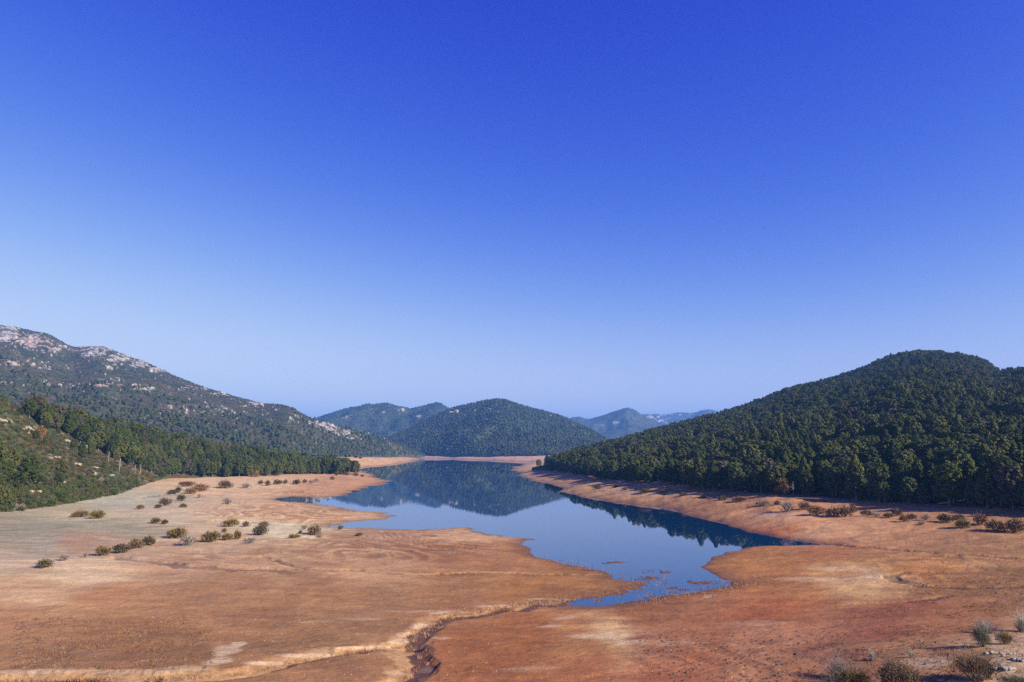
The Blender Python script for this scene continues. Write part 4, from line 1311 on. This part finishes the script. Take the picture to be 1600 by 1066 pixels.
# ------------------------------------------------------------------ shrubs of the lake bed: px, py of the base, width and height in photo pixels
SH = [
    (69, 887, 30, 15, 'dark', 'small dark round shrub standing alone on bare tan sand, leftmost of the flats'),
    (101, 876, 20, 12, 'grey', 'grey leafless twig shrub just right of the leftmost dark shrub'),
    (134, 871, 9, 9, 'grey', 'tiny bare sapling between the grey twig shrub and the golden one'),
    (160, 868, 24, 16, 'olive', 'small golden-olive shrub at the left end of the dark diagonal trio'),
    (188, 864, 32, 16, 'dark', 'dark shrub nearest the viewer in the diagonal trio'),
    (212, 857, 28, 16, 'brown', 'dark brown shrub in the middle of the diagonal trio'),
    (232, 852, 28, 16, 'dark', 'dark shrub at the upper right end of the diagonal trio'),
    (126, 808, 30, 11, 'olive', 'low golden shrub on the pale strip below the left thicket'),
    (152, 810, 30, 13, 'olive', 'golden shrub with brown top, right of the low one below the thicket'),
    (219, 796, 14, 8, 'rust', 'little rust-brown shrub alone on the pale strip'),
    (257, 790, 26, 13, 'brown', 'brown domed shrub on the pale strip, above a small dark one'),
    (247, 794, 13, 7, 'dark', 'small dark shrub touching the brown domed shrub'),
    (286, 793, 15, 7, 'green', 'small dark green shrub on open sand right of the brown dome'),
    (271, 772, 22, 8, 'dark', 'low dark shrub at the left of the upper dark cluster'),
    (279, 768, 13, 8, 'dark', 'small dark shrub at the top of the upper dark cluster'),
    (283, 783, 17, 12, 'dark', 'dark round shrub at the bottom of the upper dark cluster'),
    (297, 772, 21, 10, 'brown', 'brown shrub right of the upper dark cluster'),
    (313, 768, 28, 14, 'rust', 'rusty grey shrub by the foot of the left wood'),
    (292, 760, 34, 9, 'rust', 'rust-red low shrub right under the left wood edge'),
    (352, 763, 26, 13, 'brown', 'brown shrub on the bank, between rusty shrub and fallen branches'),
    (384, 763, 22, 9, 'grey', 'grey shrub beside fallen branches under the left wood'),
    (355, 788, 22, 11, 'grey', 'pale ghostly bare bush on the open tan flats'),
    (311, 778, 8, 7, 'grey', 'tiny grey bush below the rusty shrub'),
    (243, 818, 18, 10, 'olive', 'golden brown shrub at the edge of the grey ground'),
    (257, 819, 14, 8, 'brown', 'small brown shrub right of the golden one at the grey ground'),
    (360, 823, 30, 13, 'olive', 'golden-brown shrub above the wide golden row'),
    (384, 823, 17, 9, 'brown', 'small brown shrub right of the golden-brown one above the row'),
    (275, 841, 38, 17, 'olive', 'olive shrub at the left end of the wide golden row'),
    (294, 852, 34, 18, 'grey', 'grey-brown shrub just below the left end of the golden row'),
    (330, 847, 36, 18, 'olive', 'large golden shrub in the middle of the golden row'),
    (355, 844, 20, 12, 'olive', 'small golden shrub between the large one and the upright one'),
    (371, 843, 16, 15, 'olive', 'upright olive shrub at the right end of the golden row'),
    (350, 832, 10, 7, 'brown', 'small brown tuft behind the golden row'),
    (390, 849, 26, 10, 'grey', 'pale wispy bush right of the golden row'),
    (406, 836, 32, 16, 'dark', 'dark olive dome with a brown shrub behind it, on white silt'),
    (412, 824, 20, 10, 'brown', 'brown shrub standing behind the dark olive dome'),
    (491, 836, 26, 17, 'brown', 'brown shrub on the tip of the white silt patch'),
    (476, 827, 15, 8, 'grey', 'small grey-brown shrub left behind the brown one on white silt'),
    (469, 834, 9, 6, 'green', 'tiny green shrub beside the white silt patch'),
    (460, 841, 22, 7, 'olive', 'low olive-green shrub below the white silt patch'),
    (499, 840, 11, 5, 'grey', 'tiny grey shrub at the foot of the brown one on white silt'),
    (532, 828, 9, 8, 'olive', 'small tan tuft at the water inlet'),
    (561, 837, 14, 5, 'brown', 'flat brown tuft on the flats below the inlet'),
    (407, 757, 12, 7, 'olive', 'small olive shrub under the bank by the orange tree'),
    (418, 759, 13, 9, 'brown', 'brown shrub under the bank, second after the orange tree'),
    (434, 757, 18, 8, 'brown', 'wide brown shrub under the headland wood'),
    (446, 756, 10, 7, 'olive', 'small olive shrub right of the wide brown one'),
    (463, 757, 17, 9, 'dark', 'dark shrub on the whitish patch under the headland'),
    (476, 755, 9, 7, 'brown', 'small brown shrub right of the dark one on the whitish patch'),
    (486, 756, 11, 7, 'grey', 'grey shrub on the whitish patch under the headland'),
    (494, 754, 11, 8, 'grey', 'grey-brown shrub at the end of the whitish patch'),
    (519, 750, 9, 6, 'rust', 'orange tuft alone on the headland sand'),
    (526, 743, 9, 6, 'brown', 'brown shrub on the red earth of the headland'),
    (542, 743, 9, 6, 'brown', 'brown shrub near the tip of the headland'),
    (556, 744, 12, 6, 'brown', 'low brown shrub at the water end of the headland'),
    (566, 745, 9, 4, 'dark', 'last tiny dark shrub at the headland tip'),
    (556, 716, 9, 5, 'dark', 'dark shrub at the left of the far beach'),
    (563, 717, 8, 4, 'dark', 'second dark shrub on the far beach'),
    (933, 764, 18, 6, 'dark', 'low dark shrub on the sandy knob of the right bank'),
    (962, 762, 10, 4, 'dark', 'tiny dark shrub right of the sandy knob'),
    (976, 766, 8, 5, 'brown', 'tiny brown shrub on the right bank before the dark pair'),
    (1008, 770, 27, 8, 'dark', 'wide dark shrub, first of the pair on the right bank'),
    (1035, 771, 15, 6, 'brown', 'brown shrub, second of the pair on the right bank'),
    (1068, 775, 18, 6, 'dark', 'low dark shrub below the pale trunks of the right forest'),
    (1099, 778, 18, 7, 'brown', 'brown shrub right of the low dark one below the pale trunks'),
    (1128, 782, 18, 8, 'dark', 'dark shrub where the right bank starts to widen'),
    (1155, 784, 26, 9, 'brown', 'brown shrub with a flat top where the right bank widens'),
    (1192, 791, 30, 10, 'grey', 'grey-brown wide shrub left of the shrub row under the forest'),
    (1215, 789, 14, 7, 'brown', 'small brown shrub between two wide grey ones under the forest'),
    (1231, 799, 30, 17, 'grey', 'grey domed shrub opening the shrub row under the forest'),
    (1258, 796, 24, 12, 'brown', 'brown shrub behind and right of the grey dome'),
    (1276, 805, 32, 17, 'rust', 'rusty brown shrub, third of the shrub row'),
    (1300, 808, 26, 16, 'brown', 'brown shrub in the thick part of the row'),
    (1320, 808, 30, 19, 'brown', 'tall brown shrub in the thick part of the row'),
    (1334, 801, 14, 13, 'rust', 'small rounded rust shrub ending the thick part of the row'),
    (1354, 806, 24, 10, 'brown', 'low brown shrub after the gap in the row'),
    (1369, 808, 16, 8, 'grey', 'small grey shrub after the gap in the row'),
    (1388, 809, 18, 9, 'dark', 'low dark shrub above the lone shadow in the row'),
    (1402, 806, 22, 12, 'brown', 'rounded brown shrub right of the low dark one'),
    (1413, 815, 16, 11, 'olive', 'olive-brown shrub standing forward of the row'),
    (1424, 811, 18, 9, 'brown', 'brown shrub beside the forward olive one'),
    (1446, 813, 18, 10, 'grey', 'grey shrub in front of the green ground under the pines'),
    (1440, 820, 14, 6, 'grey', 'pale low shrub in front of the row'),
    (1478, 816, 32, 15, 'dark', 'wide dark brown shrub left of the double shrub'),
    (1497, 812, 24, 9, 'brown', 'flat brown shrub behind the double shrub'),
    (1505, 825, 28, 15, 'olive', 'olive-brown shrub standing forward on red ground'),
    (1532, 820, 26, 20, 'rust', 'tall rust-topped shrub near the right edge of the row'),
    (1556, 830, 36, 19, 'brown', 'large brown shrub in front of the rust-topped one'),
    (1586, 832, 36, 23, 'brown', 'last large brown shrub at the right edge of the photo'),
    (1535, 1011, 34, 40, 'sage', 'upright sage green shrub with long shadow, lower right'),
    (1542, 990, 40, 20, 'grey', 'grey bare thicket behind the sage green shrub'),
    (1572, 1006, 30, 24, 'olive', 'golden shrub right of the sage green one'),
    (1597, 988, 26, 30, 'grey', 'grey twiggy shrub cut by the right edge of the photo'),
    (1528, 1064, 66, 56, 'brown', 'biggest brown shrub, below the sage green one'),
    (1402, 1078, 82, 58, 'brown', 'wide brown shrub at the bottom edge, left of the biggest one'),
    (1336, 1076, 60, 42, 'olive', 'golden-grey shrub at the bottom edge with twigs to its left'),
    (1311, 1062, 46, 34, 'grey', 'whitish leafless bush at the bottom edge'),
    (1303, 1076, 40, 20, 'sage', 'low grey-green shrub at the very bottom under the whitish bush'),
    (1363, 1032, 12, 16, 'grey', 'single forked dry twig on dark red ground'),
    (1424, 1027, 10, 12, 'grey', 'small dry twig near the sandy mound, lower right'),
    (1590, 1078, 60, 28, 'sage', 'low grey-green shrub in the bottom right corner'),
]
for k, (px_, py_, w_, h_, kd, lab) in enumerate(SH):
    x_, y_, z_ = ghit(px_, py_)
    if py_ < 830 and px_ > 1100:                       # under the forest the slope may already have begun
        z_ = max(z_, float(RH.height(np.array([x_]), np.array([y_]))[0])) if x_ / y_ > RH.U[0] and y_ > RH.Y[int(RH.col(x_ / y_)), 0] else z_
    if px_ < 560 and py_ < 775:
        if y_ > LH.Y[int(LH.col(np.array(x_ / y_))), 0]:
            z_ = max(z_, float(LH.height(np.array([x_]), np.array([y_]))[0]))
    dep = y_ * math.cos(PITCH)
    kq = 1.0 if py_ > 960 else 1.03
    wm_, hm_ = w_ * dep / FPX * kq, h_ * dep / FPX * kq * (.85 if py_ > 960 else 1)
    put_shrub('shrub', kd, k % 3, 2 if py_ > 960 else 1, (x_, y_, z_ - .02), random.uniform(0, 6.28), (wm_, wm_, hm_ / .52), lab, 'shrub',
              'shrubs on the left flats' if px_ < 600 else ('shrubs at the lower right' if py_ > 960 else 'shrubs along the right bank'))

# ------------------------------------------------------------------ rocks
ROCK = None


def rock_mesh(seed, n, spread, size, mat):
    """a ledge of a few angular blocks grown together"""
    g = np.random.default_rng(seed)
    parts = []
    for j in range(n):
        c = np.array([g.normal() * spread, g.normal() * spread * .5, 0.15 * size])
        s = size * g.uniform(.35, 1.0) * np.array([1.3, .9, .55])
        V, F = [], []
        for i, lat in enumerate((-.9, -.35, .35, .9)):
            for q in range(7):
                a = q / 7 * 6.283 + i * .2
                d = np.array([math.cos(a) * math.cos(lat), math.sin(a) * math.cos(lat), math.sin(lat) * 1.1])
                V.append(c + s * d * g.uniform(.6, 1.3))
        for i in range(3):
            for q in range(7):
                F.append((i * 7 + q, i * 7 + (q + 1) % 7, (i + 1) * 7 + (q + 1) % 7, (i + 1) * 7 + q))
        for i0 in (0, 21):
            V.append(c + s * np.array([0, 0, -.8 if i0 == 0 else .85]))
            for q in range(7):
                F.append((i0 + q, i0 + (q + 1) % 7, len(V) - 1, len(V) - 1))
        Vn = np.array(V)
        tri = []
        for f in F:
            if f[2] == f[3]:
                tri.append(f[:3])
            else:
                tri += [(f[0], f[1], f[2]), (f[0], f[2], f[3])]
        parts.append((Vn, np.array(tri)))
    v, f = join(parts)
    return mesh_np('rock_outcrop', v, f, mat)


LIME = bark_material('limestone', (0.22, 0.17, 0.11), (0.44, 0.36, 0.26))
WHITE = bark_material('white_limestone', (0.13, 0.105, 0.09), (0.36, 0.31, 0.27))
RO = [(6, 660, 4, 1.5, 1.4, 'pale rock ledge at the left edge, highest on the scrub slope'), (42, 671, 5, 1.7, 1.3, 'pale rocks beside the rust-leaved tree on the left slope'),
      (50, 678, 3, 1.0, 1.0, 'small pale rocks just below the rust-leaved tree'), (105, 691, 4, 1.6, .9, 'long pale rock ledge near the wood edge, upper left slope'),
      (128, 698, 4, 1.5, 1.0, 'broken pale rocks beside the dark trees of the left wood'), (121, 727, 4, 1.5, 1.0, 'double pale ledge in the middle of the left slope'),
      (147, 732, 4, .9, .8, 'pale rocks in a short vertical file on the left slope'), (174, 744, 4, .8, .8, 'small pale rocks near the lower wood edge'),
      (58, 757, 5, 1.5, 1.2, 'pale rocks among the green bushes of the lower left slope'), (98, 755, 4, 1.2, 1.0, 'yellowish rocks right of the pale ones among green bushes'),
      (50, 770, 3, .9, .9, 'pale rock half hidden in the green thicket, far left'), (85, 716, 3, 1.3, .7, 'reddish pale ledge above the double ledge on the left slope'),
      (30, 738, 2, .8, .7, 'small pale rock under the tall pines, far left')]
for k, (px_, py_, n, sp, sz, lab) in enumerate(RO):
    x_, y_, z_ = LH.hit(px_, py_)
    o = obj('rock_outcrop', rock_mesh(900 + k, n + 2, sp, sz, LIME), label=lab, cat='rock', group='pale rocks on the left slope')
    o.location = (x_, y_, z_ + .25)
for k, (px_, py_, n, sp, sz, lab) in enumerate([(1568, 1022, 7, .9, .35, 'pile of whitish rocks under the golden shrub, lower right'), (1590, 1033, 7, .8, .40, 'whitish rocks at the right edge, below the twiggy shrub'),
                                                (1572, 1045, 8, .5, .40, 'whitish rocks right of the biggest brown shrub'), (1556, 1000, 4, .5, .25, 'few small white stones at the foot of the sage shrub'),
                                                (1470, 1064, 2, .14, .30, 'few small pale stones near the bottom edge'), (1546, 1052, 4, .5, .25, 'small white stones in front of the biggest brown shrub')]):
    x_, y_, z_ = ghit(px_, py_)
    o = obj('rock_outcrop', rock_mesh(950 + k, max(n + 5, 6), sp * .75, sz * .6, WHITE), label=lab, cat='rock', group='whitish rocks at the lower right')
    o.location = (x_, y_, z_ + .03)


# ------------------------------------------------------------------ loose stones, clods, dry grass: stuff
def stones(name, n, boxes, smin, smax, mat, label, seed, cat):
    g = np.random.default_rng(seed)
    P = []
    tot = sum(b[4] for b in boxes)
    for (x0, y0, x1, y1, wgt) in boxes:
        for _ in range(int(n * wgt / tot)):
            X_, Y_, Z_ = ghit(g.uniform(x0, x1), g.uniform(y0, y1))
            if Z_ > .05 and 12 < Y_ < 900:
                P.append((X_, Y_, Z_))
    P = np.array(P)
    m = len(P)
    base = np.array([(1, 0, 0), (.3, .95, 0), (-.8, .6, 0), (-.8, -.6, 0), (.3, -.95, 0), (.1, 0, .8)], float)
    s = g.uniform(smin, smax, m) ** 1.0
    V = P[:, None, :] + base[None] * s[:, None, None] * g.uniform(.6, 1.3, (m, 6, 3))
    V[:, :5, 2] -= .03
    tri = np.array([(0, 1, 5), (1, 2, 5), (2, 3, 5), (3, 4, 5), (4, 0, 5)])
    F = (np.arange(m)[:, None, None] * 6 + tri[None]).reshape(-1, 3)
    return obj(name, mesh_np(name, V.reshape(-1, 3), F, mat), label=label, cat=cat, kind='stuff')


PEBBLE = bark_material('pebbles', (0.34, 0.25, 0.17), (0.55, 0.46, 0.35))
stones('stones', 1300, [(0, 830, 800, 1060, 5), (240, 775, 560, 870, 1.2), (900, 970, 1400, 1060, 1.2), (950, 968, 1010, 992, .25), (1240, 875, 1340, 910, .4), (60, 805, 260, 860, 1.4), (1400, 840, 1600, 1000, .6)],
       .03, .085, PEBBLE, 'small pale stones littering the bare lake bed', 41, 'stones')
CLOD = bark_material('dark_clods', (0.07, 0.035, 0.022), (0.14, 0.075, 0.045))
stones('clods', 1500, [(20, 965, 330, 1045, 4), (1000, 985, 1330, 1066, 4), (1420, 840, 1600, 930, 2.0), (250, 795, 520, 815, .6), (400, 840, 760, 880, 1.2), (1150, 1000, 1500, 1066, 2)],
       .07, .22, CLOD, 'dark red clods and dry weed stubs on the lake bed', 42, 'clods')


def grass(name, spots, h, wdt, stops, label, seed):
    g = np.random.default_rng(seed)
    P = np.array(spots)
    nb = 7
    m = len(P) * nb
    B = np.repeat(P, nb, 0) + np.stack([g.normal(size=m) * .16, g.normal(size=m) * .16, np.full(m, -.03)], -1)
    th = g.uniform(0, 6.28, m)
    A = np.stack([np.cos(th), np.sin(th), np.zeros(m)], -1) * wdt
    L = np.stack([g.normal(size=m) * .28, g.normal(size=m) * .28, np.ones(m)], -1) * (h * g.uniform(.5, 1.3, m))[:, None]
    V = np.stack([B - A, B + A, B + L], 1).reshape(-1, 3)
    F = np.arange(m * 3).reshape(-1, 3)
    col = np.repeat(mottled(len(P), g, stops, [1] * len(stops)), nb * 3, 0)
    return obj(name, mesh_np(name, V, F, FARLEAF, False, col), label=label, cat='dry grass', kind='stuff')


def along(line, n, jx, jy, g, zmin=-.35):
    out = []
    L = np.array(line, float)
    seg = np.hypot(np.diff(L[:, 0]), np.diff(L[:, 1]))
    cum = np.concatenate([[0], np.cumsum(seg)])
    for _ in range(n):
        s = g.uniform(0, cum[-1])
        q = (np.interp(s, cum, L[:, 0]) + g.normal() * jx, np.interp(s, cum, L[:, 1]) + g.normal() * jy)
        X_, Y_, Z_ = ghit(*q)
        if Z_ > zmin:
            out.append((X_, Y_, max(Z_, -.05)))
    return out


g = np.random.default_rng(77)
sp = []
sp += along([(690, 964), (760, 955), (830, 944), (905, 938)], 700, 8, 3.0, g)
sp += along([(640, 1004), (690, 968)], 160, 8, 4, g)
sp += along([(650, 1018), (662, 1040), (630, 1064)], 60, 6, 3, g)
sp += along([(905, 938), (1010, 918), (1035, 905)], 180, 12, 4, g)
sp += along([(990, 942), (1030, 934), (1110, 926), (1150, 915), (1200, 905)], 700, 12, 4, g)
sp += along([(1100, 912), (1140, 908)], 60, 12, 3, g)
sp += along([(1000, 900), (1045, 903), (1030, 915)], 110, 8, 4, g)
sp += along([(380, 1054), (250, 1063), (0, 1065)], 160, 10, 1.0, g)
sp += along([(640, 1011), (500, 1026), (400, 1050)], 120, 8, 1.0, g)
sp += along([(850, 872), (940, 894), (1005, 912)], 160, 6, 2, g)
sp = [q for k_, q in enumerate(sp) if k_ % 2 == 0]
grass('dry_grass', sp, .34, .022, [(0.26, 0.13, 0.07), (0.32, 0.17, 0.10), (0.20, 0.10, 0.06), (0.30, 0.19, 0.12)], 'reddish dry reeds along the creek and the lake tip', 51)
sp = []
for (x0, y0, x1, y1, n) in [(1300, 940, 1600, 1066, 900), (1200, 990, 1500, 1066, 600), (1420, 895, 1600, 950, 700), (20, 965, 330, 1045, 1500), (1350, 940, 1560, 990, 500)]:
    for _ in range(n):
        q = (g.uniform(x0, x1), g.uniform(y0, y1))
        if vnoise(np.array([q[0] / 45]), np.array([q[1] / 12]), 5)[0] > .42:
            sp.append(ghit(*q))
grass('dry_weeds', sp, .17, .025, [(0.17, 0.07, 0.045), (0.22, 0.10, 0.06), (0.13, 0.075, 0.045), (0.24, 0.15, 0.07)], 'low dry red-brown weeds on the dark red ground', 52)

# ------------------------------------------------------------------ haze
hm = bpy.data.materials.new('haze_air')
hm.use_nodes = True
hn = hm.node_tree
hn.nodes.clear()
ho = hn.nodes.new('ShaderNodeOutputMaterial')
hv = hn.nodes.new('ShaderNodeVolumePrincipled')
hv.inputs['Color'].default_value = (0.15, 0.40, 1.0, 1)
hv.inputs['Density'].default_value = 1.25e-4
hn.links.new(hv.outputs[0], ho.inputs['Volume'])
x0, x1, y0, y1, z0, z1 = -25500, 25500, -200, 14500, -12, 580
hb = mesh_np('haze', [(x0, y0, z0), (x1, y0, z0), (x1, y1, z0), (x0, y1, z0), (x0, y0, z1), (x1, y0, z1), (x1, y1, z1), (x0, y1, z1)],
             [(0, 3, 2, 1), (4, 5, 6, 7), (0, 1, 5, 4), (1, 2, 6, 5), (2, 3, 7, 6), (3, 0, 4, 7)], hm)
obj('haze', hb, label='thin blue air haze over the whole valley', cat='haze', kind='stuff')
